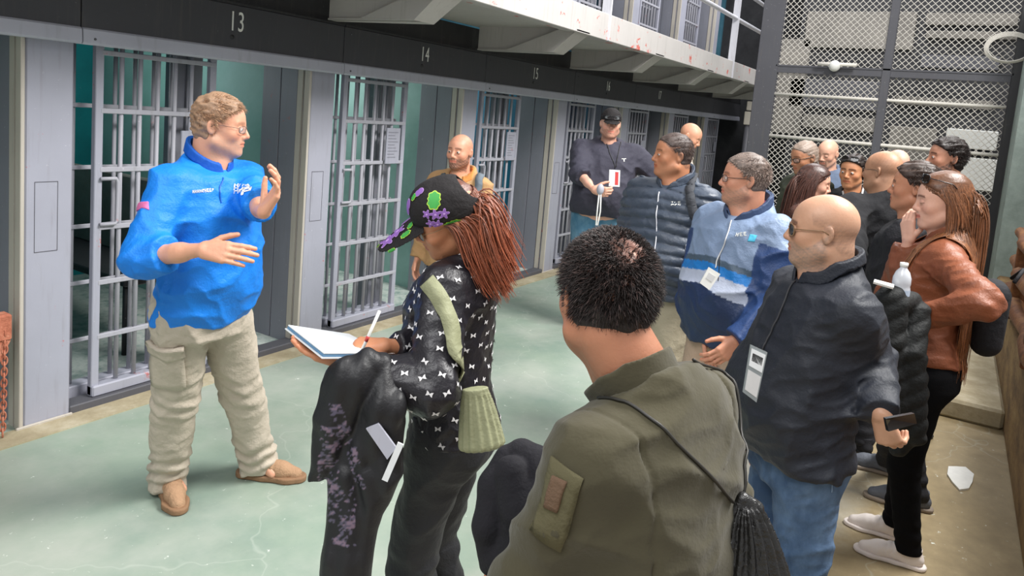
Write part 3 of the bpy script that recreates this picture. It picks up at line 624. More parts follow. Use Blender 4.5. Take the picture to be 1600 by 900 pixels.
def hairline(q, style):
    y = q[:, 1]
    return np.interp(y, [-0.12, -0.07, -0.03, -0.012, 0.0, 0.012, 0.03, 0.055, 0.085], style)
HL_SHORT = [-0.085, -0.080, -0.060, -0.012, 0.024, 0.012, 0.040, 0.058, 0.082]
def short_hair(q, o):
    t = o.get('t', 0.012); x = np.abs(q[:, 0]); Q = np.stack([x, q[:, 1], q[:, 2]], 1)
    top = np.clip((q[:, 2]-0.03)/0.08, 0, 1); d = smin(ell(Q, (0, -0.012, 0.03), (0.076, 0.097, 0.088)), ell(Q, (0, 0.036, 0.028), (0.060, 0.052, 0.058)), 0.03)
    d = smin(d, ell(Q, (0, -0.03, -0.03), (0.06, 0.065, 0.06)), 0.03)
    d = d-(t*0.45+t*0.75*top)-o.get('mess', 0.003)*wob(q*np.array([1, .5, 1], f32), 55, 1)
    hl = hairline(q, o.get('hl', HL_SHORT)); m = (hl-q[:, 2])*0.8
    if 'recede' in o: m = np.maximum(m, (0.9*(q[:, 1]-o['recede'])+0.0*q[:, 2]))
    return smax(d, m, 0.008)
def spikes(hd, o, n, length, seed, rad=0.0009, hl=None, direction=None, skip=None, nw=0.75):
    """short hairs standing out of the scalp, in the head frame"""
    rg = np.random.default_rng(seed); u = rg.normal(size=(n*3, 3)); u /= np.linalg.norm(u, axis=1, keepdims=True)
    p = np.array([0, -0.012, 0.03])+u*np.array([0.079, 0.100, 0.090]); p = p[p[:, 2] > hairline(p, hl or HL_SHORT)+0.004]
    if 'recede' in o: p = p[p[:, 1] < o['recede']]
    if skip is not None: p = p[~skip(p, rg)]
    p = p[:n]; nn = (p-np.array([0, -0.012, 0.03]))/np.array([0.079, 0.1, 0.09])**2; nn /= np.linalg.norm(nn, axis=1, keepdims=True)
    dr = np.array(direction if direction is not None else (0, 0.6, 0.1)); dd = nn*nw+dr+rg.normal(size=p.shape)*0.28; dd /= np.linalg.norm(dd, axis=1, keepdims=True)
    L = length*rg.uniform(0.6, 1.2, len(p)); tt = np.linspace(0, 1, 4); paths = p[:, None]-nn[:, None]*0.004+dd[:, None]*(L[:, None]*tt)[..., None]+(np.array([0, 0, -0.35])*(L[:, None]*tt**2)[..., None])
    V, F = tubes(paths, rad*rg.uniform(0.7, 1.3, len(p))); g = rg.uniform(0.5, 1.5, (len(p), 1, 1)); gray = o.get('grey', 0.0); mk = (rg.random((len(p), 1, 1)) < gray); c = np.where(mk, o.get('greycol', 5.0), g)
    return V, F, dict(col=np.broadcast_to(c, (len(p), 12, 3)).reshape(-1, 3))
# ------------------------------------------------------------------ hand
def hand_sdf_parts(wr, d, n, side, s=1.0, curl=(0.35, 0.4, 0.25), spread=0.06, thumb=(0.8, 0.35), fcurl=None):
    """list of cones (a,b,ra,rb); d finger direction, n palm-out normal, side = towards the thumb"""
    d = nrm(d); n = nrm(np.asarray(n)-d*np.dot(n, d)); sd = np.cross(d, n); sd = sd if np.dot(sd, side) > 0 else -sd; wr = np.asarray(wr, float)
    L = []; K = [(0.028, 0.088, (0.043, 0.026, 0.021), 0.0092), (0.010, 0.092, (0.047, 0.029, 0.022), 0.0095), (-0.010, 0.089, (0.043, 0.027, 0.021), 0.0090), (-0.028, 0.081, (0.034, 0.021, 0.018), 0.0080)]
    palm = []; fingers = []
    for i, (o, kx, seg, r) in enumerate(K):
        base = wr+s*(d*kx+sd*o); palm.append((wr+s*(d*0.012+sd*o*0.55), base, 0.0175*s, 0.0128*s)); cur = base; ang = 0; dirv = nrm(d+sd*spread*(1.5-i)); cl = fcurl[i] if fcurl else curl; rr = r*s
        pts = [base]; 
        for j in range(3): ang += cl[j]; dv = dirv*math.cos(ang)+n*math.sin(ang); cur = cur+dv*seg[j]*s; pts.append(cur)
        fingers.append((pts, [rr*1.08, rr, rr*0.93, rr*0.82]))
    b0 = wr+s*(d*0.022+sd*0.022+n*0.006); t1 = nrm(sd*thumb[0]+d*0.75+n*thumb[1]); b1 = b0+t1*0.040*s; t2 = nrm(t1+d*0.35-sd*0.15+n*thumb[1]*0.5); b2 = b1+t2*0.032*s; t3 = nrm(t2+d*0.2-sd*0.1); b3 = b2+t3*0.024*s
    fingers.append(([b0, b1, b2, b3], [0.0155*s, 0.0115*s, 0.0102*s, 0.0085*s]))
    return palm, fingers, (wr, d, n, sd)
def hand_sdf(P, spec):
    palm, fingers, _ = spec; dd = None
    for a, b_, r1, r2 in palm: e = cone(P, a, b_, r1, r2); dd = e if dd is None else smin(dd, e, 0.012)
    for pts, rs in fingers: dd = smin(dd, chain(P, pts, rs, 0.003), 0.005)
    return dd
# ------------------------------------------------------------------ person
PROF = np.array([  # z, rx, ry, cy  (height 1.75)
 [0.80, .150, .100, .0], [0.86, .165, .120, -.012], [0.93, .172, .124, -.012], [1.00, .166, .116, -.002], [1.08, .155, .108, .006], [1.16, .158, .112, .008],
 [1.25, .168, .120, .008], [1.33, .178, .122, .002], [1.40, .180, .112, -.008], [1.46, .150, .088, -.02], [1.50, .095, .070, -.025], [1.54, .065, .062, -.022]])
PROF_F = PROF.copy(); PROF_F[:, 1] = [.152, .170, .176, .160, .134, .130, .142, .155, .152, .125, .080, .055]; PROF_F[:, 2] = [.105, .125, .126, .108, .092, .092, .110, .122, .105, .080, .062, .052]; PROF_F[:, 3] = [0, -.015, -.015, -.005, .004, .006, .016, .022, .0, -.015, -.022, -.02]
class Person:
    def __init__(s, name_label, px, py, d, rel, hrel=None, g=1.0, female=False, belly=0.0, lean=0, sway=0, twist=0, pitch=0, roll=0, skin='#c98f6b', head=None, cat='person', h=None, hfwd=0.0, hside=0.0, group=None, fine=1.0, neck=1.0, scale=None, arms=None, feet=None):
        s.female = female; head = dict(head or {}); head['_skin'] = srgb(skin); s.g = g; s.belly = belly; s.o = head or {}; s.fine = fine; s.neck = neck; s.prof = PROF_F if female else PROF
        va = view_angle(px, py); s.heading = math.radians(va+rel); hy = math.radians((hrel if hrel is not None else rel)-rel)
        s.Rt = rotz(math.radians(twist))@roty(math.radians(sway))@rotx(-math.radians(lean)); s.Rh = rotz(hy)@rotx(-math.radians(pitch))@roty(math.radians(roll))
        top = W(px, py, d)
        def topz(k): 
            npv = np.array([0, 0, 0.95*k])+s.Rt@np.array([0, -0.012, 0.575])*k; hc = npv+np.array([hside, hfwd, 0])+s.Rh@np.array([0, 0.022, 0.122])*k**0.5; return npv, hc, hc+s.Rh@np.array([0, -0.01, 0.118])*k**0.5
        k = scale or 1.0
        if scale is None:
            for _ in range(8): k *= top[2]/topz(k)[2][2]
        s.k = k; s.hk = k**0.5; s.neckp, s.hc, tp = topz(k)
        Rw = rotz(s.heading-math.pi/2); s.Rw = Rw; base = top-Rw@tp; s.base = np.array([base[0], base[1], 0 if scale is None else 0.0]); s.dz = top[2]-tp[2]
        s.root = thing('person', name_label, 'person', (s.base[0], s.base[1], 0), s.heading-math.pi/2, group)
        s.to = np.array([0, 0, 0.95*k])
        MAT['_skin%d' % id(s)] = skin_mat('skin', skin); s.skin = MAT['_skin%d' % id(s)]
        s.shx = (0.152 if female else 0.178)*(0.5+0.5*g); s.sh = [s.T(np.array([sg*s.shx, -0.012, 0.470])*k) for sg in (-1, 1)]
        s.arm = [None, None]; s.hand = [None, None]
        s.ft = [np.array([-0.105, 0.0, 0.0]), np.array([0.105, 0.0, 0.0])] if feet is None else [s.loc(f) if f is not None and len(f) == 3 else np.array([f[0], f[1], 0]) for f in feet]
        print('PERSON', name_label[:40], 'k=%.3f' % k, 'base', np.round(s.base, 2), 'heading', round(math.degrees(s.heading)))
    def T(s, v): return s.to+s.Rt@np.asarray(v, float)                 # torso frame -> local
    def tq(s, P): return ((P-s.to.astype(f32))@s.Rt.astype(f32))/f32(s.k)  # local -> torso frame, unit height, z above hips
    def hq(s, P): return ((P-s.hc.astype(f32))@s.Rh.astype(f32))/f32(s.hk)
    def H(s, v): return s.hc+s.Rh@(np.asarray(v, float)*s.hk)
    def loc(s, wp): return s.Rw.T@(np.asarray(wp, float)-s.base)
    def world(s, v): return s.base+s.Rw@np.asarray(v, float)
    def set_arm(s, i, wrist=None, hint=None, local=None, hand=None):
        """i 0 = left side (x<0), 1 = right. wrist world point, or local"""
        sg = (-1, 1)[i]; a = s.sh[i]; l1, l2 = 0.295*s.k, 0.262*s.k
        w_ = s.loc(wrist) if wrist is not None else (np.asarray(local, float) if local is not None else np.array([sg*(s.shx+0.075)*s.k, 0.05, 0.86*s.k]))
        hint = np.array([sg*0.5, -1, -0.6]) if hint is None else np.asarray(hint, float)
        v = w_-a; D = np.linalg.norm(v); 
        if D > (l1+l2)*0.995: v *= (l1+l2)*0.995/D; D = (l1+l2)*0.995; w_ = a+v
        u = v/D; x = (l1*l1-l2*l2+D*D)/(2*D); hgt = math.sqrt(max(l1*l1-x*x, 0)); hp = hint-u*(hint@u); hp = nrm(hp)
        s.arm[i] = (a, a+u*x+hp*hgt, w_); s.hand[i] = hand or {}
    def build_body(s, hres=0.0035, show_hands=(True, True), hidden=True):
        for i in (0, 1):
            if s.arm[i] is None: s.set_arm(i)
        k = s.k; o = s.o; parts = []
        nb = s.T(np.array([0, -0.03, 0.50])*k); nh = s.H((0, -0.035, -0.055)); nr = 0.054*s.neck*(0.86 if s.female else 1.0)
        chin = s.H((0, 0.03, -0.085))
        def f(P):
            d = head_sdf(s.hq(P), o)*s.hk; n = cone(P, nh, nb, nr, nr*1.12); n = smin(n, cone(P, chin, s.T(np.array([0, 0.02, 0.50])*k), nr*0.62, nr*0.75), 0.03)
            for sg in (-1, 1): n = smin(n, cone(P, s.T(np.array([0, -0.03, 0.49])*k), s.T(np.array([sg*0.10, -0.02, 0.47])*k), 0.05, 0.04), 0.03)
            n = smin(n, cone(P, s.T(np.array([0, 0.0, 0.40])*k), s.T(np.array([0, 0.0, 0.43])*k), 0.09, 0.08), 0.04)
            return smin(d, n, 0.022)
        lo = np.minimum(s.hc-0.15, nb-0.17); hi = np.maximum(s.hc+0.15, nb+0.17); lo[2] = s.T(np.array([0, 0, 0.40])*k)[2]
        V, F = isomesh(f, lo, hi, hres); q = s.hq(V.astype(f32)); parts.append((V, F, dict(col=head_color(q, o), loc=q)))
        if hidden:
            def fb(P):
                q = s.tq(P); d = s.torso(q, 0.0)*k
                for i in (0, 1):
                    a, e, w_ = s.arm[i]; d = smin(d, cone(P, a, e, 0.048, 0.040), 0.03); d = np.minimum(d, cone(P, e, w_+(e-w_)*0.25, 0.038, 0.030))
                    hp, kn, an = s.leg(i); d = smin(d, chain(P, [hp, kn, an], [0.078*s.g, 0.052, 0.036]), 0.04); d = smin(d, cone(P, an, an+np.array([0, 0.10, -0.05]), 0.034, 0.024), 0.02)
                return d
            lo, hi = s.bounds(0.06); hi[2] = s.T(np.array([0, 0, 0.50])*k)[2]+0.05
            V, F = isomesh(fb, lo, hi, 0.016); parts.append((V, F, {}))
        for i in (0, 1):
            if not show_hands[i]: continue
            a, e, w_ = s.arm[i]; hd = dict(s.hand[i]); fd = nrm(w_-e); d = hd.pop('d', None); d = fd if d is None else nrm(d); n = hd.pop('n', np.array([(1, -1)[i], 0, 0])); side = hd.pop('side', np.array([0, 1.0, 0.2])); res = hd.pop('res', hres); bare = hd.pop('bare', 0.0)
            spec = hand_sdf_parts(w_, d, n, side, s=k*(0.9 if s.female else 1.0), **hd); s.hand[i]['spec'] = spec
            el = w_+(e-w_)*max(0.3, bare); g_ = 0.88 if s.female else 1.0
            def fh(P): 
                fo = smin(cone(P, el, w_+(e-w_)*0.35, 0.040*g_ if bare > 0.6 else 0.036, 0.034*g_), cone(P, w_+(e-w_)*0.4, w_, 0.034*g_, 0.024*g_), 0.02); return smin(hand_sdf(P, spec), fo, 0.014)
            pts = np.array([w_, el]+[p for ps, _ in spec[1] for p in ps]); V, F = isomesh(fh, pts.min(0)-0.045, pts.max(0)+0.045, res)
            c = np.ones((len(V), 3)); 
            for ps, rs in spec[1]:
                dist = np.linalg.norm(V-ps[-1], axis=1); c *= np.where(dist < 0.012, 1, 1)[:, None]*np.array([1, 1, 1]); m = np.clip(1-dist/0.02, 0, 1)[:, None]; c = c*(1-m)+c*np.array([1.04, 0.88, 0.86])*m
            parts.append((V, F, dict(col=c)))
        s.body = mkmesh('body', parts, s.skin, s.root)
        return s
    def torso(s, q, t, belly=None):
        z = q[:, 2]+f32(0.95); pr = s.prof; rx = np.interp(z, pr[:, 0], pr[:, 1])*s.g+t; ry = np.interp(z, pr[:, 0], pr[:, 2])*(0.5+0.5*s.g)+t; cy = np.interp(z, pr[:, 0], pr[:, 3])
        b = (s.belly if belly is None else belly)*np.exp(-((z-1.08)/0.15)**2); ry = ry+b; cy = cy+b*0.9; rx = rx+b*0.45
        x = q[:, 0]/rx; y = (q[:, 1]-cy)/ry; e = 2.35; d = ((np.abs(x)**e+np.abs(y)**e)**(1/e)-1)*np.minimum(rx, ry)
        d = smax(d, z-1.492-t*0.5+0.45*q[:, 1], 0.03); d = smax(d, 0.80-z, 0.03); return d
    def leg(s, i):
        k = s.k; sg = (-1, 1)[i]; hp = np.array([sg*0.088*k*s.g, -0.005, 0.90*k]); ft = s.ft[i]; an = ft+np.array([0, -0.02, 0.085*k]); v = an-hp; D = np.linalg.norm(v); l1, l2 = 0.43*k, 0.40*k
        if D > (l1+l2)*0.998: return hp, hp+v*l1/(l1+l2), an
        u = v/D; x = (l1*l1-l2*l2+D*D)/(2*D); h_ = math.sqrt(max(l1*l1-x*x, 0)); fw = np.array([0, 1.0, 0]); fw = nrm(fw-u*(fw@u)); return hp, hp+u*x+fw*h_, an
    def bounds(s, m):
        pts = [s.T(np.array([sx*0.26*s.g, sy*0.2, z])*s.k) for sx in (-1, 1) for sy in (-1, 1) for z in (-0.15, 0.5)]
        for i in (0, 1): pts += list(s.arm[i])+[x for x in s.leg(i)]+[s.ft[i]]
        pts = np.array(pts); return pts.min(0)-m, pts.max(0)+m
    # ---- garments
    def top(s, name, mat, t=0.018, hem=0.90, sleeve=1.0, res=0.009, fold=0.006, fscale=9, collar='stand', col=None, puff=None, arm_r=(0.066, 0.056, 0.046), neck_r=None, open_v=0.0, zip_=None, gcol=None, collar_h=0.055, extra=None, cuff=True, colfn=None, seed=1, belt=0.0, mats=None, extraparts=None, hoodie=False, neckcut=0.0, shd=0.0):
        k = s.k; nr = (0.054*s.neck*(0.86 if s.female else 1.0)+0.010) if neck_r is None else neck_r
        nb = s.T(np.array([0, -0.035, 0.475])*k); nt = s.neckp+(s.H((0, -0.03, -0.07))-s.neckp)*0.9; ax = nrm(nt-nb); hemz = hem-0.95
        arms = []
        for i in (0, 1):
            a, e, w_ = s.arm[i]; we = e+(w_-e)*min(1, max(0, sleeve*2-1)) if sleeve > 0.5 else None; arms.append((a, e, we, w_))
        fr = nrm(s.Rt@np.array([0, 1.0, 0]))
        nfix = s.T(np.array([0, 0.015, 0.56])*k)
        def f(P, only=None):
            q = s.tq(P); d = s.torso(q, t)
            for sg in (-1, 1): d = smin(d, cone(q, (0.0, -0.035, 0.488), (sg*s.shx*0.85, -0.015, 0.472), 0.044+t*0.5, 0.050+t*0.45), 0.04)
            if belt: d = d+belt*np.exp(-((q[:, 2]-hemz-0.01)/0.05)**2)
            d = smax(d, hemz-q[:, 2], 0.012)*k
            fo = -fold*1.35*(folds(P*np.array([0.85, 0.85, 1.05], f32), fscale, seed)-0.35)-fold*0.55*(folds(P*np.array([1, 1, 1.3], f32), fscale*2.2, seed+2)-0.35)
            for i, (a, e, we, w_) in enumerate(arms):
                r0, r1, r2 = [r*k*(0.85 if s.female else 1.0)*(0.6+0.4*s.g) for r in arm_r]
                da = cone(P, a, e, r0, r1)
                if we is not None:
                    L = float(np.linalg.norm(we-e)); fa = cone(P, e, we, r1, r2+(r1-r2)*(1-min(1, sleeve*2-1))); u = (we-e)/max(L, 1e-6); fa = smax(fa, (P-we.astype(f32))@u.astype(f32), 0.006)
                    da = smin(da, fa, 0.03)
                de = np.sqrt(((P-e.astype(f32))**2).sum(1)); el = np.exp(-(de/0.10)**2)
                u1 = nrm(w_-a).astype(f32); da = da-fold*0.9*el*np.sin(((P-a.astype(f32))@u1)*f32(62)+3.5*wob(P, 9, seed))
                if puff: da = da-0.0
                d = smin(d, da, 0.045)
            if puff:   # quilted channels
                per, dep = puff; q2 = q[:, 2]+0.012*wob(P, 6, seed)+0.10*np.abs(q[:, 0]) ; d = d-dep*(np.abs(np.sin(q2*math.pi/per))**0.6-0.6)
            d = d+fo
            if extra: d = extra(s, P, q, d)
            # neck hole and collar
            dn = cone(P, nb, nt+ax*0.2, nr, nr*1.02); up = (P-nb.astype(f32))@ax.astype(f32); d = smax(d, -np.maximum(dn, -(up-0.028-neckcut)), 0.01)
            if collar in ('stand', 'polo'):
                fy = ((P-nb.astype(f32))@fr.astype(f32)); cz = smax(up-(0.032+collar_h)+fy*0.35, -(up-0.0), 0.004); th = 0.006 if collar == 'stand' else 0.008
                flare = 0.004+0.16*np.clip(up-0.05, 0, 1) if collar == 'polo' else 0.008+0.10*np.clip(up-0.03, 0, 1)
                dc = smax(np.abs(dn-flare-0.004)-th, cz, 0.005)
                if open_v > 0: 
                    xx = np.abs(q[:, 0])*k; wv = open_v*(0.25+np.clip(up, 0, 0.2)*9); dc = smax(dc, np.minimum(wv*0.14-xx, fy), 0.004)
                d = smin(d, dc, 0.012)
            elif collar == 'round': 
                dc = np.sqrt((dn-0.004)**2+(up-0.03+((P-nb.astype(f32))@fr.astype(f32))*0.35)**2)-0.008; d = smin(d, dc, 0.006)
            if hoodie: d = smin(d, chain(P, [s.T(np.array(v)*k) for v in ((-0.075, 0.02, 0.50), (-0.085, -0.05, 0.53), (0, -0.105, 0.50), (0.085, -0.05, 0.53), (0.075, 0.02, 0.50))], [0.018, 0.03, 0.042, 0.03, 0.018]), 0.02)
            return d
        lo, hi = s.bounds(0.10); lo[2] = min([s.T(np.array([0, y, hemz])*k)[2] for y in (-0.2, 0.2)]+[a[3][2] for a in arms])-0.08; hi[2] = max(nt[2]+0.10, max(a[1][2] for a in arms)+0.09, max(a[3][2] for a in arms)+0.08, s.sh[0][2]+0.12)
        V, F = isomesh(f, lo, hi, res, 0.02); q = s.tq(V.astype(f32)); q = q.copy(); at = dict(loc=q)
        if colfn is not None: at['col'] = colfn(s, V, q)
        s.topf = f; s.hemz = hem
        ps = [(V, F, at)]
        if extraparts: ps += extraparts(s, V, F, f)
        ob = mkmesh(name, ps, mats or mat, s.root); s.top_ob = ob; s.topV = V; s.topF = F
        return ob
    def trousers(s, mat, name='trousers', t=0.014, waist=1.02, res=0.011, fold=0.005, leg_r=(0.098, 0.070, 0.056), fscale=11, ankle=0.06, colfn=None, seed=3, bunch=0.006, cut=None):
        k = s.k
        L = [s.leg(i) for i in (0, 1)]
        def f(P):
            q = s.tq(P); q0 = np.stack([P[:, 0]/k, P[:, 1]/k, P[:, 2]/k-0.95], 1).astype(f32); w_ = np.clip((q0[:, 2]+0.05)/0.1, 0, 1)[:, None]; qq = q*w_+q0*(1-w_)
            d = s.torso(qq, t, s.belly*0.35); d = smax(d, q[:, 2]-(waist-0.95), 0.01)*k; 
            for i in (0, 1):
                hp, kn, an = L[i]; r = [x*k*(0.55+0.45*s.g) for x in leg_r]; sg = (-1, 1)[i]; b = an+np.array([0, 0, (ankle-0.085)*k]); e = smax(chain(P, [hp, kn, an, b], [r[0], r[1], r[2], r[2]*1.02], 0.02), (ankle*k-0.01+b[2]*0)-P[:, 2], 0.01)
                dz = np.exp(-((P[:, 2]-an[2]-0.05)/0.09)**2); e = e-bunch*dz*np.sin(P[:, 2]*f32(95)+3*wob(P, 9, seed)); dk = np.exp(-((P[:, 2]-kn[2])/0.09)**2); e = e-0.5*bunch*dk*np.sin(P[:, 2]*f32(80)+P[:, 1]*40+3*wob(P, 8, seed+1))
                d = e if False else smin(d, e, 0.03)
            d = d-fold*1.2*(folds(P*np.array([1, 1, 0.9], f32), fscale, seed)-0.35)-fold*0.5*(folds(P, fscale*2.1, seed+1)-0.35); return d
        lo, hi = s.bounds(0.09); lo[2] = 0.0; hi[2] = s.T(np.array([0, 0.1, waist-0.95])*k)[2]+0.12
        if cut: lo[2] = cut
        V, F = isomesh(f, lo, hi, res, 0.02); s.trf = f; at = dict(loc=V/k)
        if colfn is not None: at['col'] = colfn(s, V)
        return mkmesh(name, [(V, F, at)], mat, s.root)
    def shoes(s, mat, sole='white', name='shoe', res=0.006, yaw=(0.12, -0.12), boot=0.0, sole_h=0.022, lace=None):
        for i in (0, 1):
            hp, kn, an = s.leg(i); ft = s.ft[i]; k = s.k*(0.9 if s.female else 1.0); R = rotz((yaw[i])); 
            def L(v): return ft+R@(np.array(v)*k)
            def fp(P, r=0.0):  # footprint distance in plan
                Q = P.copy(); Q[:, 2] = 0; return chain(Q, [L((0, -0.075, 0)), L((0.004, 0.02, 0)), L((0.002, 0.13, 0)), L((-0.0, 0.175, 0))], [0.034*k+r, 0.036*k+r, 0.046*k+r, 0.034*k+r], 0.02)
            def fu(P):
                d = chain(P, [L((0, -0.065, 0.045)), L((0, 0.02, 0.060)), L((0, 0.10, 0.042)), L((0, 0.165, 0.030))], [0.036*k, 0.040*k, 0.040*k, 0.030*k], 0.02)
                d = smin(d, cone(P, L((0, -0.03, 0.05)), L((0, -0.045, 0.10+boot)), 0.042*k, 0.042*k), 0.02); d = smax(d, fp(P, 0.002), 0.006); d = smax(d, sole_h*0.6-P[:, 2], 0.003); d = smax(d, P[:, 2]-(0.105+boot)*k, 0.004)
                lx = (P-L((0, 0.05, 0)).astype(f32))@R[:, 1].astype(f32); return d-0.0025*np.sin(lx*f32(230))*np.clip(1-np.abs(lx)/0.055, 0, 1)*(P[:, 2] > 0.05)
            def fs(P): d = fp(P, 0.006); return smax(smax(d, P[:, 2]-sole_h*k, 0.003), 0.001-P[:, 2], 0.002)
            lo = ft-np.array([0.22, 0.22, 0]); hi = ft+np.array([0.22, 0.24, 0.16+boot]); lo[2] = 0
            V, F = isomesh(fu, lo, hi, res); ob = mkmesh(name, [(V, F, {})], mat, s.root)
            V, F = isomesh(fs, lo, hi, res); V[:, 2] = np.maximum(V[:, 2], 0.001); mkmesh('sole', [(V, F, {})], sole, ob)
            if lace:
                m = MB()
                for j in range(4):
                    y = 0.035+0.022*j; z = 0.095-0.011*j-0.004; m.tube([L((-0.024, y, z)), L((0, y+0.006, z+0.010)), L((0.024, y, z))], 0.0028, 5)
                m.build('laces', lace, ob)
    def hair_short(s, mat, res=0.004, n=1500, length=0.016, name='hair', rad=0.0009, direction=None, skip=None, seed=5, nw=0.85, **o):
        oo = dict(s.o); oo.update(o)
        def f(P): return short_hair(s.hq(P), oo)*s.hk
        V, F = isomesh(f, s.hc-0.17, s.hc+0.17, res); ps = [(V, F, {})]
        if n:
            V2, F2, at = spikes(None, oo, n, length, seed, rad, oo.get('hl'), direction, skip, nw); ps.append(((s.hc+(V2*s.hk)@s.Rh.T), F2, at))
        return mkmesh(name, ps, mat, s.root)
    def eyes(s, open_=0.5):
        for sg in (-1, 1):
            c = np.array([sg*0.0315, 0.0815, 0.0]); m = MB(); m.sphere(s.H(c), 0.0118*s.hk, 14, 10); e = m.build('eye', 'eye', s.root)
            m = MB(); a = s.H(c+np.array([0, 0.0102, -0.001])); n = s.Rh@np.array([0, 1.0, 0]); m.tube([a-n*0.002, a+n*0.0017], [0.0055*s.hk, 0.0048*s.hk], 12); m.build('iris', 'iris', e)
            if open_ < 1:
                m = MB(); R = s.Rh@rotx(0.25); Vs = []; N = 10
                # upper lid shell
                def cap(t0, t1):
                    vs = []; fs = []
                    for j in range(7):
                        th = t0+(t1-t0)*j/6
                        for i in range(13):
                            ph = math.pi*i/12; v = np.array([math.cos(ph), math.sin(ph)*math.cos(th), math.sin(ph)*math.sin(th)])*0.0132; vs.append(s.H(c+v))
                    for j in range(6):
                        for i in range(12): fs.append((j*13+i, j*13+i+1, (j+1)*13+i+1, (j+1)*13+i))
                    m.add(vs, fs, 0, True)
                cap(math.radians(10+42*open_), math.radians(95)); cap(math.radians(-80), math.radians(-18-24*open_))
                lid = m.build('eyelid', s.skin, s.root)
    def glasses(s, frame='frame_dark', lens='lens', r=0.0013, w=0.0255, h=0.018, dz=-0.002, up=0.0, tilt=0.0, square=True):
        fr = MB(); ln = MB(); oy = 0.1005; dz += up; oy -= 0.0
        def HH(v): 
            v = np.array(v, float)
            if tilt: v = np.array([v[0], 0, 0.02])+rotx(tilt)@(v-np.array([v[0], 0, 0.02])) 
            return s.H(v)
        for sg in (-1, 1):
            pts = []
            for a in range(20):
                th = 2*math.pi*a/20; e = 0.6 if square else 1; cx = math.copysign(abs(math.cos(th))**e, math.cos(th)); cz = math.copysign(abs(math.sin(th))**e, math.sin(th)); x = sg*0.034+w*cx; pts.append(HH((x, oy-abs(x)**2*4.5, dz+h*cz)))
            fr.tube(pts, r, 6, closed=True); c = np.mean(pts, 0); o_ = len(ln.v); ln.add([c]+pts, [(0, 1+a, 1+(a+1) % 20) for a in range(20)], 0, True)
            fr.tube([HH((sg*(0.034+w), oy-(0.034+w)**2*4.5, dz+0.006)), HH((sg*0.0745, 0.05, dz+0.008)), HH((sg*0.079, 0.0, dz+0.010)), HH((sg*0.081, -0.02, dz-0.002))], r, 6)
        fr.tube([HH((-0.010, oy, dz+0.004)), HH((0, oy+0.002, dz+0.007)), HH((0.010, oy, dz+0.004))], r, 6)
        g = fr.build('glasses', frame, s.root); ln.build('lens', lens, g); return g
def surf_path(s, pts, off=0.004):
    """push points given in the torso frame out onto the garment surface"""
    P = np.array([s.T(np.array(p)*s.k) for p in pts]).astype(f32)
    for _ in range(14):
        d = s.topf(P); g = np.stack([s.topf(P+np.eye(3, dtype=f32)[i]*0.006)-s.topf(P-np.eye(3, dtype=f32)[i]*0.006) for i in range(3)], 1); g /= np.linalg.norm(g, axis=1, keepdims=True)+1e-9; P = P-g*(d-off)[:, None]*0.8
    return P.astype(float), g
def densify(pts, n):
    pts = np.array(pts, float); t = np.linspace(0, len(pts)-1, n); i = np.minimum(t.astype(int), len(pts)-2); u = (t-i)[:, None]
    p0 = pts[np.maximum(i-1, 0)]; p1 = pts[i]; p2 = pts[i+1]; p3 = pts[np.minimum(i+2, len(pts)-1)]
    return 0.5*((2*p1)+(-p0+p2)*u+(2*p0-5*p1+4*p2-p3)*u*u+(-p0+3*p1-3*p2+p3)*u**3)
def ribbon(P, N, w, t=0.003):
    """flat band with thickness along P with surface normals N"""
    P = np.array(P); T = np.gradient(P, axis=0); T /= np.linalg.norm(T, axis=1, keepdims=True)+1e-9; S = np.cross(T, N); S /= np.linalg.norm(S, axis=1, keepdims=True)+1e-9; w = np.broadcast_to(w, (len(P),))[:, None]/2
    vs = np.stack([P-S*w, P+S*w, P+S*w+N*t, P-S*w+N*t], 1).reshape(-1, 3); fs = []
    for i in range(len(P)-1):
        for a in range(4): fs.append((4*i+a, 4*i+(a+1) % 4, 4*i+4+(a+1) % 4, 4*i+4+a))
    fs += [(0, 1, 2, 3), (4*len(P)-4, 4*len(P)-1, 4*len(P)-2, 4*len(P)-3)]; return vs, fs
def strap(s, pts, w, mat, name='strap', n=30, off=0.004, t=0.004, parent=None):
    P, N = surf_path(s, densify(pts, n), off); P = densify(P[::2], n); m = MB(); vs, fs = ribbon(P, N, w, t); m.add(vs, fs, 0, True); return m.build(name, mat, parent or s.root)
def cord(s, pts, r, mat, name='lanyard', n=24, off=0.003, parent=None):
    P, N = surf_path(s, densify(pts, n), off); m = MB(); m.tube(list(P), r, 6); return m.build(name, mat, parent or s.root), P
def blob(name, f, lo, hi, res, mat, parent=None, colfn=None, **kw):
    V, F = isomesh(f, lo, hi, res, 0.02); return mkmesh(name, [(V, F, dict(col=colfn(V)) if colfn else {})], mat, parent, **kw)
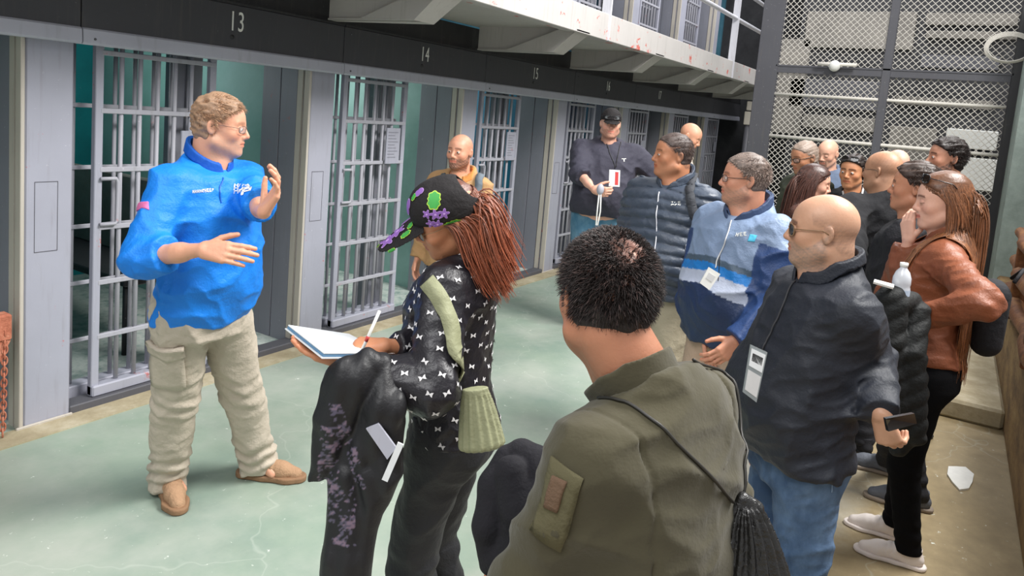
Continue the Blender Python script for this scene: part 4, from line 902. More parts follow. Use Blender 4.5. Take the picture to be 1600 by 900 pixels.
# ------------------------------------------------------------------ dressing helpers
def dirl(s, r, u, t): return s.Rw.T@(r*BR+u*BU-t*BF)
def FL(px, py): r = ray(px, py); return CAM+r*(-CH/r[2])
def feet_px(s, heel_toe):
    """[(heelpx, toepx) for left, right] on the floor"""
    s.fyaw = []
    for i, ht in enumerate(heel_toe):
        if ht is None: s.fyaw.append((0.12, -0.12)[i]); continue
        a = s.loc(FL(*ht[0])); b_ = s.loc(FL(*ht[1])); a[2] = b_[2] = 0; d = nrm(b_-a); s.ft[i] = a+d*0.105*s.k; s.fyaw.append(math.atan2(-d[0], d[1]))
def grad(f, P, e=0.005):
    g = np.stack([f(P+np.eye(3, dtype=f32)[i]*f32(e))-f(P-np.eye(3, dtype=f32)[i]*f32(e)) for i in range(3)], 1); return g/(np.linalg.norm(g, axis=1, keepdims=True)+1e-9)
def hit(s, px, py, f=None, off=0.003, lo=0.6, hi=9.0):
    """where the sight line through a photo pixel meets the garment (local frame)"""
    f = f or s.topf; c = s.loc(CAM); r = s.Rw.T@ray(px, py); dmid = float(np.dot(s.world([0, 0, 1.2*s.k])-CAM, BF)); t = np.linspace(dmid-0.75, dmid+0.75, 500); P = (c+r*t[:, None]).astype(f32); v = f(P)
    w_ = np.where(v < off)[0]; i = w_[0] if len(w_) else int(np.argmin(v)); return P[i].astype(float)
def hits(s, pxs, n=24, f=None, off=0.004, snap=True):
    P = densify([hit(s, x, y, f) for x, y in pxs], n).astype(f32); f = f or s.topf
    if snap:
        for _ in range(6):
            d = f(P); P = P-grad(f, P)*np.clip(d-off, -0.03, 0.03)[:, None]*0.8
    return densify(P[::2], n), grad(f, P).astype(float)
class Carry:
    """a carried thing: parts are built from points in the person's frame"""
    def __init__(c, s, name, label, cat, at, group=None):
        c.s = s; c.o = np.array(s.world(at)); c.t = thing(name, label, cat, c.o, 0, group)
    def v(c, V): V = np.asarray(V, float); return (c.s.base+V@c.s.Rw.T)-c.o
    def mb(c, m, name, mat, parent=None): m.v = [tuple(x) for x in c.v(np.array(m.v))]; return m.build(name, mat, parent or c.t)
    def iso(c, name, f, lo, hi, res, mat, parent=None, colfn=None):
        V, F = isomesh(f, lo, hi, res, 0.02); return mkmesh(name, [(c.v(V), F, dict(col=colfn(V)) if colfn else {})], mat, parent or c.t)
def bandpx(s, pxs, w, mat, name, t=0.004, off=0.004, n=28, carry=None, parent=None, f=None, snap=True):
    P, N = hits(s, pxs, n, f, off, snap); m = MB(); vs, fs = ribbon(P, N, w, t); m.add(vs, fs, 0, True)
    return carry.mb(m, name, mat, parent) if carry else m.build(name, mat, parent or s.root)
def cordpx(s, pxs, r, mat, name, off=0.003, n=28, carry=None, parent=None, f=None):
    P, N = hits(s, pxs, n, f, off); m = MB(); m.tube(list(P), r, 6); return carry.mb(m, name, mat, parent) if carry else m.build(name, mat, parent or s.root)
def patch(s, quad, mat, name, off=0.003, n=8, f=None, th=0.002, parent=None):
    """sewn patch: photo quad (tl,tr,br,bl) laid on the garment"""
    f = f or s.topf; q = [hit(s, *p, f) for p in quad]; U = np.linspace(0, 1, n); P = np.array([[(q[0]*(1-u)+q[1]*u)*(1-v)+(q[3]*(1-u)+q[2]*u)*v for u in U] for v in U]).reshape(-1, 3).astype(f32)
    for _ in range(6): d = f(P); P = P-grad(f, P)*np.clip(d-off, -0.03, 0.03)[:, None]*0.8
    N = grad(f, P); V = np.concatenate([P, P-N*(th+off)]); F = []
    for j in range(n-1):
        for i in range(n-1): a = j*n+i; F.append((a, a+n, a+n+1, a+1)); a += n*n; F.append((a, a+1, a+n+1, a+n))
    rim = [i for i in range(n)]+[j*n+n-1 for j in range(1, n)]+[(n-1)*n+i for i in range(n-2, -1, -1)]+[j*n for j in range(n-2, 0, -1)]
    for a, b_ in zip(rim, rim[1:]+rim[:1]): F.append((a, b_, b_+n*n, a+n*n))
    uv = np.array([[u, v, 0] for v in U for u in U]); return mkmesh(name, [(V, np.array(F), dict(loc=np.concatenate([uv, uv])))], mat, parent or s.root)
def marks(s, px, py, w, h, mat, name, rows=1, cols=6, ang=0.0, seed=0, f=None, parent=None, off=0.002):
    """small embroidered lettering marks on a garment, px coordinates of the centre"""
    rg = np.random.default_rng(seed); m = MB()
    for r in range(rows):
        for c in range(cols):
            if rg.random() < 0.08: continue
            cx = px+((c+0.5)/cols-0.5)*w; cy = py+((r+0.5)/rows-0.5)*h+((c+0.5)/cols-0.5)*w*math.tan(ang)
            a = hit(s, cx, cy, f, off); N = grad(f or s.topf, np.array([a], f32))[0].astype(float); b_ = hit(s, cx+1, cy, f, off); u = nrm((b_-a)-N*((b_-a)@N)); v = np.cross(N, u); sc = np.linalg.norm(hit(s, cx+w/cols, cy, f, off)-a); hh = sc*(h/rows)/(w/cols)*0.36; ww = sc*0.36
            k = rg.integers(0, 4); segs = [[(-1, -1, -0.5, 1), (0.5, -1, 1, 1), (-1, -0.2, 1, 0.2)], [(-1, -1, -0.5, 1), (-1, 0.6, 1, 1), (-1, -0.2, 0.6, 0.2), (-1, -1, 1, -0.6)], [(-1, -1, -0.5, 1), (-1, 0.6, 1, 1), (0.5, 0, 1, 1), (-1, -0.2, 1, 0.2)], [(-0.25, -1, 0.25, 1), (-1, 0.6, 1, 1)]][k]
            for (x0, y0, x1, y1) in segs:
                vs = [a+u*ww*x+v*hh*y+N*z for z in (0, 0.0015) for x, y in ((x0, y0), (x1, y0), (x1, y1), (x0, y1))]; m.add(vs, [(3, 2, 1, 0), (4, 5, 6, 7), (0, 1, 5, 4), (1, 2, 6, 5), (2, 3, 7, 6), (3, 0, 4, 7)])
    return m.build(name, mat, parent or s.root)
def card(s, quad, d, mat, name, th=0.004, parent=None, inner=None, carry=None):
    q = [s.loc(W(x, y, d if not hasattr(d, '__len__') else d[i])) for i, (x, y) in enumerate(quad)]; n = nrm(np.cross(q[1]-q[0], q[3]-q[0])); c = s.loc(CAM); n = n if (c-q[0])@n > 0 else -n
    def slab(q, a, b_): m = MB(); m.add([p+n*a for p in q]+[p+n*b_ for p in q], [(3, 2, 1, 0), (4, 5, 6, 7), (0, 1, 5, 4), (1, 2, 6, 5), (2, 3, 7, 6), (3, 0, 4, 7)]); return m
    o = (carry.mb(slab(q, 0, th), name, mat, parent) if carry else slab(q, 0, th).build(name, mat, parent or s.root))
    if inner:
        for (u0, v0, u1, v1, mt, nm) in inner:
            B_ = lambda u, v: (q[0]*(1-u)+q[1]*u)*(1-v)+(q[3]*(1-u)+q[2]*u)*v
            mm = slab([B_(u0, v0), B_(u1, v0), B_(u1, v1), B_(u0, v1)], th*0.9, th*1.3); (carry.mb(mm, nm, mt, o) if carry else mm.build(nm, mt, o))
    return o
def sim_hair(s, n, L, K, seed, hl, base_dir, grav=0.35, wind=(0, 0, 0), stiff=0.62, root_filter=None, jitter=0.12, coll=0.006, headr=1.0, lvar=(0.75, 1.05), wind_t=0.0, garment=True, face_y=0.02):
    rg = np.random.default_rng(seed); u = rg.normal(size=(n*4, 3)); u /= np.linalg.norm(u, axis=1, keepdims=True); Rr = np.array([0.081, 0.101, 0.092]); c0 = np.array([0, -0.012, 0.03]); p = c0+u*Rr
    p = p[p[:, 2] > hairline(p, hl)]
    if root_filter is not None: p = p[root_filter(p)]
    p = p[:n]; n = len(p); nn = (p-c0)/Rr**2; nn /= np.linalg.norm(nn, axis=1, keepdims=True); d = base_dir(p, nn)+rg.normal(size=p.shape)*jitter; d -= nn*(np.einsum('ij,ij->i', d, nn)[:, None])*0.85; d /= np.linalg.norm(d, axis=1, keepdims=True)
    P = s.hc+(p*s.hk)@s.Rh.T; Dv = d@s.Rh.T; step = L*rg.uniform(*lvar, n)/(K-1); out = [P.copy()]; g = np.array([0, 0, -1.0]); wv = np.array(wind)
    e1 = Rr*1.03
    for k in range(K-1):
        t = k/(K-1); Dv = Dv*stiff+g*grav+wv*(wind_t+(1-wind_t)*t)+rg.normal(size=P.shape)*jitter*0.25; Dv /= np.linalg.norm(Dv, axis=1, keepdims=True); P = P+Dv*step[:, None]
        q = ((P-s.hc)@s.Rh)/s.hk; rr = np.sqrt((((q-c0)/e1)**2).sum(1)); ins = rr < 1; q2 = c0+(q-c0)/np.maximum(rr, 1e-3)[:, None]; q = np.where(ins[:, None], q2, q)
        # keep clear of the face
        lim = np.interp(q[:, 2], [-0.16, -0.12, 0.02, 0.07], [0.10, face_y, face_y, 0.12]); fz = (q[:, 1] > lim)&(q[:, 2] < 0.07)&(q[:, 2] > -0.15); q[:, 1] = np.where(fz, lim, q[:, 1])
        jx = (q[:, 2] < -0.02)&(q[:, 2] > -0.16); rad = np.sqrt((q[:, 0]/0.07)**2+((q[:, 1]-0.0)/0.08)**2); m2 = jx&(rad < 1); q[:, :2] = np.where(m2[:, None], q[:, :2]/np.maximum(rad, 0.2)[:, None], q[:, :2])
        P = s.hc+(q*s.hk)@s.Rh.T
        if garment:
            dd = s.topf(P.astype(f32)); m3 = dd < coll
            if m3.any(): gg = grad(s.topf, P[m3].astype(f32)); P[m3] = P[m3]+gg*(coll-dd[m3])[:, None]
        out.append(P.copy())
    return np.stack(out, 1), rg
def long_hair(s, mat, n=700, L=0.4, K=14, seed=1, hl=HL_SHORT, base_dir=None, rad=0.0032, tint=None, cap=True, name='hair', capt=0.010, **kw):
    base_dir = base_dir or (lambda p, nn: np.stack([np.sign(p[:, 0])*0.9, np.full(len(p), -0.55), np.full(len(p), 0.0)], 1))
    paths, rg = sim_hair(s, n, L, K, seed, hl, base_dir, **kw); V, F = tubes(paths, rad*rg.uniform(0.6, 1.3, len(paths)), None, 4); g = rg.uniform(0.55, 1.45, (len(paths), 1, 1)); col = np.broadcast_to(g, (len(paths), K*4, 3)).copy()
    if tint is not None: tt = np.repeat(np.linspace(0, 1, K), 4)[None, :, None]*np.clip(rg.normal(0.8, 0.4, (len(paths), 1, 1)), 0, 1); col = col*((1-tt)+tt*np.array(tint))
    ps = []
    if cap:
        oo = dict(t=capt, hl=hl, mess=0.001); V0, F0 = isomesh(lambda P: short_hair(s.hq(P), oo)*s.hk, s.hc-0.17, s.hc+0.17, 0.005); ps.append((V0, F0, dict(col=np.full((len(V0), 3), 0.75))))
    ps.append((V, F, dict(col=col.reshape(-1, 3)))); return mkmesh(name, ps, mat, s.root)
def cap_hat(s, mat, brim_mat=None, name='cap', brim_len=0.075, front=0.03, res=0.0045, brim_drop=0.0, ps_extra=None, mats=None, bump_=0.0, opening=None, tilt=0.0, low=0.03):
    Rt_ = rotx(tilt).astype(f32)
    def f(P):
        q = s.hq(P); q = q@Rt_; d = ell(q, (0, -0.012, 0.032), (0.086, 0.108, 0.100)); d = smin(d, ell(q, (0, 0.03, 0.055), (0.072, 0.065, 0.062)), 0.03); inner = d+0.006
        cut = (low-q[:, 2])-0.15*np.clip(-q[:, 1], 0, 1); d = smax(d, cut, 0.004); d = smax(d, -inner, 0.002)
        if opening is not None: d = smax(d, -ell(q, opening[0], opening[1]), 0.004)
        bz = low+0.004-0.9*np.clip(q[:, 1]-0.07, 0, 1)*0.35-2.2*q[:, 0]**2-brim_drop*np.clip(q[:, 1]-0.08, 0, 1); pl = np.sqrt((q[:, 0]/0.072)**2+((q[:, 1]-0.06)/(0.04+brim_len))**2)-1; b_ = smax(pl*0.06, np.abs(q[:, 2]-bz)-0.0022, 0.002); b_ = smax(b_, 0.072-q[:, 1]-0.6*np.abs(q[:, 0])*0-0.0, 0.004)
        b2 = smax(np.abs(ell(q, (0, 0.02, low), (0.083, 0.088, 0.2)))-0.004, np.abs(q[:, 2]-low-0.004)-0.006, 0.003)
        return smin(d, b_, 0.004)*s.hk
    V, F = isomesh(f, s.hc-0.2, s.hc+0.22, res); s.capf = f; ps = [(V, F, {})]
    if ps_extra: ps += ps_extra(s, f)
    return mkmesh(name, ps, mats or mat, s.root)
def petals(f, pts_uv, C_, U_, N_, mi):
    """raised embroidered outline polygon at C_ with in-plane axes U_,V_"""
    V_ = np.cross(N_, U_); P = np.array([C_+U_*u+V_*v for u, v in pts_uv]).astype(f32)
    for _ in range(4): P = P-grad(f, P)*(f(P)-0.0022)[:, None]
    c = P.mean(0); c = c-grad(f, c[None])[0]*(f(c[None])[0]-0.0030); V = np.concatenate([c[None], P]); n = len(P); F = np.array([(0, 1+i, 1+(i+1) % n, 1+(i+1) % n) for i in range(n)])[:, :3]; return V, F, dict(mi=mi)

def collar_out(s, mat, name='collar', r=0.078, h=0.05, flare=0.25, op=0.5, th=0.0045, up0=0.012, res=0.004, leaf_=True):
    """turned collar standing round the neck, open at the front"""
    k = s.k; nb = s.T(np.array([0, -0.035, 0.475])*k); nt = s.neckp+(s.H((0, -0.03, -0.07))-s.neckp)*0.9; ax = nrm(nt-nb).astype(f32); fr = nrm(s.Rt@np.array([0, 1.0, 0])).astype(f32); rx = nrm(s.Rt@np.array([1.0, 0, 0])).astype(f32)
    if s.female: r = r*0.86
    fr = fr-ax*(fr@ax); fr = (fr/np.linalg.norm(fr)).astype(f32); rx = np.cross(fr, ax).astype(f32)
    base = s.topf
    def f(P):
        u = (P-nb.astype(f32))@ax; fy = (P-nb.astype(f32))@fr; xs = (P-nb.astype(f32))@rx; xx = np.abs(xs); g = base(P); hh = h*(1-0.25*np.clip(fy/0.06, -0.3, 1))
        dn = np.sqrt(xs**2+((fy-0.004)*0.90)**2)-r-flare*np.clip(g, 0, 1)*0.4
        top_ = np.where(dn > -0.02, g, 1.0)
        d = smax(np.abs(dn)-th, smax(top_-hh, -0.008-g, 0.003), 0.003)
        leaf = smax(np.abs(dn-0.009-0.30*np.clip(hh-g, 0, 1))-th*0.8, smax(top_-hh-0.002, hh-0.036-g, 0.003), 0.003); d = smin(d, leaf, 0.004) if leaf_ else d
        v = op*np.clip(g+0.012, 0, 0.2)-xx+0.004; d = smax(d, np.minimum(v, fy), 0.003); return smax(d, -u-0.09, 0.003)
    V, F = isomesh(f, nb-0.19, nb+0.24, res); return mkmesh(name, [(V, F, {})], mat, s.root)
# ================================================================== the people
BLACK = cloth_mat('black_cloth', '#1e1e22', 0.85, 0.4); 
# ---------- 1 the guide
g = Person('man in bright blue long sleeve polo and khaki cargo trousers, gesturing by the open cell', 345, 150, 2.98, -138, -102, g=1.05, belly=0.030, skin='#d9a184', neck=1.12,
    head=dict(jowl=0.004, beard=('#b39a88', 0.45), brow=0.35, lip=(0.9, 0.62, 0.6)), lean=2, pitch=4)
feet_px(g, [((372, 742), (462, 750)), ((258, 752), (280, 803))])
g.set_arm(1, wrist=W(316, 390, 2.62), hint=dirl(g, -1, -0.9, 0.1), hand=dict(bare=0.80, d=dirl(g, 1, -0.1, 0.15), n=dirl(g, 0.0, -0.35, -1), side=dirl(g, 0, 1, 0), curl=(0.25, 0.3, 0.2), spread=0.04, thumb=(0.7, 0.1)))
g.set_arm(0, wrist=W(415, 340, 2.62), hint=dirl(g, 0.6, -1, 0), hand=dict(bare=0.75, d=dirl(g, 0.55, 0.8, 0.1), n=dirl(g, -0.8, 0.3, 0.5), side=dirl(g, -0.6, 0.6, 0), curl=(0.45, 0.5, 0.3), spread=0.05))
g.build_body(0.003); g.eyes(0.35); g.glasses('frame_metal', r=0.0011, h=0.014)
BLUE = cloth_mat('blue_knit', '#1279dd', 0.55, 0.5, 9, sheen=0.0, c2='#1b86ea')
g.top('polo_shirt', BLUE, t=0.020, hem=0.87, sleeve=0.70, res=0.0065, fold=0.011, fscale=7, collar='none', arm_r=(0.074, 0.064, 0.055), collar_h=0.03, seed=2, open_v=0.06)
GC = cloth_mat('dark_blue_collar', '#0d54ad', 0.6, 0.3)
collar_out(g, GC, r=0.072, h=0.040, flare=0.35, op=0.35)
marks(g, 317, 298, 34, 7, 'white', 'embroidered_name', 1, 9, ang=-0.09, seed=3); marks(g, 377, 294, 21, 13, 'white', 'embroidered_logo', 3, 4, ang=0.02, seed=5)
patch(g, [(208, 317), (232, 315), (233, 328), (210, 330)], plain('pink_flag', '#d16ba0', 0.7), 'sleeve_flag')
cordpx(g, [(342, 258), (344, 290), (346, 318)], 0.002, plain('zip_blue', '#0c55ae', 0.4), 'zip')
KH = cloth_mat('khaki_cloth', '#bbb0a0', 0.9, 0.45, 12)
g.trousers(KH, waist=0.98, res=0.007, fold=0.009, leg_r=(0.108, 0.086, 0.074), ankle=0.035, bunch=0.010, seed=4)
patch(g, [(236, 535), (286, 545), (290, 606), (240, 600)], KH, 'cargo_pocket', 0.012, f=g.trf); patch(g, [(234, 531), (288, 541), (289, 556), (236, 547)], KH, 'pocket_flap', 0.018, f=g.trf)
g.shoes(cloth_mat('tan_suede', '#ad8a6c', 0.9, 0.5, 30), cloth_mat('tan_sole', '#8d6d52', 0.8, 0.3), 'hiking_shoe', 0.005, yaw=g.fyaw, boot=0.02, sole_h=0.028, lace='beige')
g.hair_short(hair_mat('sandy_grey_hair', '#94765e'), 0.0035, 9000, 0.028, direction=(0, 0.9, 0.35), grey=0.4, greycol=2.2, t=0.009, mess=0.006, rad=0.0011, recede=0.07, nw=0.38)
# ---------- 2 woman in the embroidered cap
wm = Person('woman in embroidered floral cap and black blouse with white bows, writing on a pad', 680, 286, 2.12, 66, 90, hfwd=-0.012, g=0.92, female=True, lean=1, pitch=27, roll=-17, skin='#c98a66', head=dict(jaw=0.95, nose=0.97, brow=0.6))
wm.set_arm(0, wrist=W(538, 566, 2.0), hint=dirl(wm, 0.1, -1.0, 0.4), hand=dict(d=dirl(wm, -1, 0.25, -0.1), n=dirl(wm, -0.1, 1, 0), side=dirl(wm, 0, 0.2, -1), curl=(0.15, 0.2, 0.2), bare=0.5))
wm.set_arm(1, wrist=W(602, 541, 2.07), hint=dirl(wm, 0.5, -1, -0.6), hand=dict(d=dirl(wm, -1, 0.1, 0.15), n=dirl(wm, -0.2, -1, -0.3), side=dirl(wm, 0, 0.5, 1), curl=(0.7, 0.8, 0.5), thumb=(0.5, 0.6), bare=0.5))
wm.build_body(0.003); wm.glasses('frame_tort', 'sunlens')
SATIN = cloth_mat('black_satin', '#1d1b21', 0.42, 0.35, 10, spec=0.5)
def bows(s, V, F, f):
    rg = np.random.default_rng(11); P = []; S = V[rg.permutation(len(V))]; pts = np.zeros((0, 3))
    for p in S:
        if len(pts) == 0 or np.min(((pts-p)**2).sum(1)) > 0.043**2: pts = np.vstack([pts, p])
        if len(pts) > 700: break
    N = grad(f, pts.astype(f32)).astype(float); out = []
    shp = [(0, 0.10), (0.45, 0.55), (1, 0.75), (0.85, 0.0), (1, -0.65), (0.45, -0.45), (0, -0.12), (-0.45, -0.45), (-1, -0.65), (-0.85, 0), (-1, 0.75), (-0.45, 0.55)]
    Vs = []; Fs = []; o = 0
    for p, n in zip(pts, N):
        up = np.array([0, 0, 1.0])-n*n[2]; 
        if np.linalg.norm(up) < 0.3: continue
        up = nrm(up); u = np.cross(up, n); a = rg.uniform(-0.5, 0.5); u, up = u*math.cos(a)+up*math.sin(a), up*math.cos(a)-u*math.sin(a); c = 0.0098
        ring = np.array([p+n*0.0022+u*x*c+up*y*c for x, y in shp]); Vs.append(np.vstack([(p+n*0.0028)[None], ring])); Fs += [(o, o+1+i, o+1+(i+1) % 12) for i in range(12)]; o += 13
    return [(np.vstack(Vs), np.array(Fs), dict(mi=1))]
BOW = plain('white_bow_print', '#dcdadb', 0.7)
wm.top('blouse', SATIN, t=0.024, hem=0.93, sleeve=0.93, res=0.006, fold=0.008, fscale=8, collar='round', arm_r=(0.078, 0.088, 0.046), mats=[SATIN, BOW], extraparts=bows, seed=3, belt=0.008)
wm.trousers(cloth_mat('dark_trouser_cloth', '#26272a', 0.6, 0.5, 8), waist=1.0, res=0.0075, fold=0.009, fscale=8, leg_r=(0.100, 0.078, 0.088), ankle=0.03, seed=8)
wm.shoes(BLACK, 'black', 'shoe', 0.008)
wm.hair = long_hair(wm, hair_mat('auburn_hair', '#75432f', 0.42), 2200, 0.25, 14, 3, rad=0.0026, tint=(2.2, 1.9, 1.7), wind=tuple(dirl(wm, 0.26, 0.02, 0.0)), stiff=0.6, grav=0.32, face_y=0.03, jitter=0.18, capt=0.001, root_filter=lambda p: (p[:, 2] < 0.02)|((p[:, 1] < -0.085)&(p[:, 2] < 0.06)),
    hl=[-0.09, -0.085, -0.07, -0.02, 0.0, 0.012, 0.03, 0.05, 0.07], base_dir=lambda p, nn: np.stack([np.sign(p[:, 0])*0.4, -0.9+0*p[:, 0], -0.3+0*p[:, 0]], 1), lvar=(0.7, 1.05))
FLW = [plain('purple_thread', '#8e62b4', 0.6), plain('light_purple_thread', '#c39adb', 0.6), plain('green_thread', '#3fa548', 0.6), plain('lime_thread', '#b9dc4c', 0.6)]
def flowers(s, f):
    out = []
    def put(px, py, r, kind, rot=0.0):
        c = hit(s, px, py, f, 0.002); N = grad(f, np.array([c], f32))[0].astype(float); U = s.Rw.T@BR; U = nrm(U-N*(U@N)); mm = r*2.05/FPX   # metres per photo pixel at her distance
        def poly(fn, n, sc, mi, lift=0): 
            uv = [(fn(2*math.pi*i/n)*math.cos(2*math.pi*i/n+rot)*sc, fn(2*math.pi*i/n)*math.sin(2*math.pi*i/n+rot)*sc) for i in range(n)]; V, F, at = petals(f, uv, c, U, N, mi); V = V+N*lift; out.append((V, F, at))
        R_ = mm
        if kind == 'flower': poly(lambda t: 0.78+0.26*math.cos(5*t), 40, R_*1.12, 2, 0.0004); poly(lambda t: 0.76+0.26*math.cos(5*t), 40, R_, 1, 0.0012); poly(lambda t: 1, 10, R_*0.24, 2, 0.002)
        if kind == 'leaf': poly(lambda t: 0.62+0.38*abs(math.cos(t))**1.5+0.07*math.cos(9*t), 36, R_*1.14, 4, 0.0004); poly(lambda t: 0.60+0.38*abs(math.cos(t))**1.5+0.08*math.cos(9*t), 36, R_, 3, 0.0012)
        if kind == 'bud': poly(lambda t: 0.6+0.4*abs(math.cos(t)), 24, R_*1.15, 2, 0.0004); poly(lambda t: 0.6+0.4*abs(math.cos(t)), 24, R_, 1, 0.0012)
    for a in [(606, 376, 15, 'flower', 0.3), (622, 362, 14, 'flower', 0.9), (593, 378, 9, 'flower', 0), (634, 366, 9, 'leaf', 0.3), (612, 391, 7, 'leaf', 1.2), (589, 383, 6, 'leaf', 2), (637, 323, 13, 'bud', 1.1), (635, 343, 11, 'bud', 0.2), (642, 352, 8, 'leaf', 1.4), (655, 300, 8, 'bud', 0.4), (647, 308, 6, 'leaf', 0.8),
              (678, 313, 14, 'leaf', 1.5), (667, 335, 7, 'flower', 0), (680, 335, 8, 'flower', 0.5), (694, 334, 8, 'flower', 0.2), (673, 349, 7, 'flower', 0.7), (684, 350, 7.5, 'flower', 0.1), (708, 351, 14, 'leaf', 0.2), (700, 356, 8, 'leaf', 2.6)]: put(*a)
    return out
CAPB = cloth_mat('black_cap_cloth', '#201d1e', 0.8, 0.3, 30)
cap_hat(wm, CAPB, mats=[CAPB]+FLW, ps_extra=flowers, brim_len=0.130, res=0.0035, opening=((0, -0.115, 0.085), (0.060, 0.055, 0.052)), low=0.022, tilt=0.05)
BAGM = cloth_mat('sage_leather', '#8d8f70', 0.6, 0.4, 10)
bg = Carry(wm, 'shoulder_bag', 'small sage green pleated shoulder bag on the hip of the woman in the floral cap', 'bag', wm.loc(W(745, 690, 2.06)))
bandpx(wm, [(668, 440), (688, 468), (704, 510), (715, 555), (722, 598)], 0.050, BAGM, 'strap', 0.004, 0.004, 30, bg)
bc = wm.loc(W(748, 655, 2.04)); bu = nrm(dirl(wm, 0.12, -1, 0)); bR = nrm(dirl(wm, 1, 0.12, 0)); bN = np.cross(bR, bu)
def bagf(P):
    q = P-bc.astype(f32); u = q@bu.astype(f32); r = q@bR.astype(f32); n = q@bN.astype(f32); t = np.clip((u+0.085)/0.17, 0, 1); w_ = 0.034+0.033*t**0.8; dp = 0.022+0.020*t
    a = np.arctan2(n/dp, r/w_); d = (np.sqrt((r/w_)**2+(n/dp)**2)-1)*dp*0.9-0.0022*np.sin(a*15); d = smax(d, np.abs(u)-0.085, 0.02); d = smax(d, 0, 0.001) if False else d; band = smax((np.sqrt((r/0.034)**2+(n/0.022)**2)-1)*0.02-0.002, np.abs(u+0.078)-0.010, 0.004); return smin(d, band, 0.003)
bg.iso('pouch', bagf, bc-0.14, bc+0.14, 0.0035, BAGM)
# pad, pen, draped jacket
pd = Carry(wm, 'writing_pad', 'open white writing pad with blue edge held by the woman in the floral cap', 'notepad', wm.loc(W(530, 545, 1.95)))
c00, c10, c11, c01 = [wm.loc(W(*a)) for a in ((450, 509, 2.07), (545, 523, 2.18), (604, 553, 2.05), (506, 553, 1.9))]
def sheet(q, z0, z1):
    n = nrm(np.cross(q[1]-q[0], q[3]-q[0])); n = n if n[2] > 0 else -n; m = MB(); m.add([p+n*z0 for p in q]+[p+n*z1 for p in q], [(3, 2, 1, 0), (4, 5, 6, 7), (0, 1, 5, 4), (1, 2, 6, 5), (2, 3, 7, 6), (3, 0, 4, 7)]); return m
Q = [c00, c10, c11, c01]; pd.mb(sheet(Q, 0.0, 0.003), 'top_page', 'paper'); pd.mb(sheet(Q, -0.008, -0.001), 'page_block', 'paperblue'); pd.mb(sheet([p+(p-sum(Q)/4)*0.04 for p in Q], -0.012, -0.009), 'cover', 'paper')
m = MB(); nn_ = nrm(np.cross(c10-c00, c01-c00)); nn_ = nn_ if nn_[2] > 0 else -nn_
for j in range(9):
    u = 0.12+0.085*j; m.tube([c00*(1-u)+c01*u+(c10-c00)*0.1+nn_*0.0035, c00*(1-u)+c01*u+(c10-c00)*(0.35+0.1*((j*7) % 4))+nn_*0.0035], 0.0006, 4)
pd.mb(m, 'handwriting', 'post')
pn = Carry(wm, 'pen', 'white pen in the writing hand of the woman in the floral cap', 'pen', wm.loc(W(562, 556, 1.98)))
m = MB(); a, b_ = wm.loc(W(563, 553, 1.99)), wm.loc(W(593, 486, 1.97)); m.tube([a, a+(b_-a)*0.08, b_], [0.0012, 0.0045, 0.0045], 10); pn.mb(m, 'barrel', 'white')
m = MB(); m.tube([a+(b_-a)*0.30, a+(b_-a)*0.42], 0.0052, 10); pn.mb(m, 'grip', 'red')
jk = Carry(wm, 'draped_jacket', 'black jacket with patterned lining draped over the forearm of the cap woman', 'jacket', wm.loc(W(560, 800, 1.92)))
def JW(x, y, d): return wm.loc(W(x, y, d+0.02))
JP = [([(575, 575, 1.93), (545, 600, 1.90), (520, 660, 1.90), (505, 730, 1.92)], [0.045, 0.062, 0.055, 0.022]), ([(590, 580, 1.96), (600, 640, 1.90), (580, 700, 1.92), (540, 745, 1.94)], [0.050, 0.060, 0.055, 0.03]),
      ([(545, 745, 1.93), (550, 800, 1.93), (540, 870, 1.92), (540, 960, 1.92)], [0.05, 0.062, 0.060, 0.06]), ([(610, 660, 1.92), (590, 740, 1.92), (575, 810, 1.92), (560, 900, 1.92)], [0.045, 0.055, 0.035, 0.03]), ([(555, 640, 1.93), (552, 700, 1.94), (550, 760, 1.95)], [0.04, 0.045, 0.045]), ([(560, 590, 1.92), (520, 610, 1.9), (505, 680, 1.9), (495, 745, 1.92)], [0.03, 0.03, 0.03, 0.016])]
JPl = [([JW(*p).astype(f32) for p in ps], rs) for ps, rs in JP]; vv = nrm(dirl(wm, 0, 0, 1)).astype(f32); jc = JW(560, 740, 1.92).astype(f32); rdir = nrm(dirl(wm, 1, 0, 0)).astype(f32)
def jf(P):
    off = (P-jc)@vv; Pf = P+np.outer(off*0.4, vv)   # flatter towards the viewer side
    d = None
    for ps, rs in JPl: e = chain(Pf, ps, rs, 0.01); d = e if d is None else smin(d, e, 0.008)
    x = (P-jc)@rdir; return d*0.85-0.012*(folds(P*np.array([1, 1, .28], f32), 12, 2)-0.3)-0.003*np.sin(x*110+3*wob(P, 5, 1))
def jcol(V):
    n = wob(V.astype(f32), 170, 1)+wob(V.astype(f32), 60, 3); uw = V@wm.Rw.T; px = V-jc; edge = np.abs(jf(V.astype(f32))) 
    x = px@rdir; z = V[:, 2]-JW(560, 740, 1.92)[2]; zone = (np.abs(x+0.075-0.1*z) < 0.028)&(z > -0.12)&(z < 0.14) | (np.abs(x-0.01+0.3*z) < 0.016)&(z < 0.20)&(z > -0.02) | (np.abs(x+0.03) < 0.03)&(z < -0.02)&(z > -0.17)
    c = np.ones((len(V), 3)); m = zone&(n > 0.15); c[m] = (8, 7, 9); m2 = zone&(n > 0.7); c[m2] = (17, 12, 14); return c
J_ = [JW(*p[:3]) for ps, rs in JP for p in ps]; J_ = np.array(J_); jk.iso('shell', jf, J_.min(0)-0.12, J_.max(0)+0.12, 0.005, cloth_mat('black_nylon', '#1b1b1e', 0.5, 0.3, 8, spec=0.4), colfn=jcol)
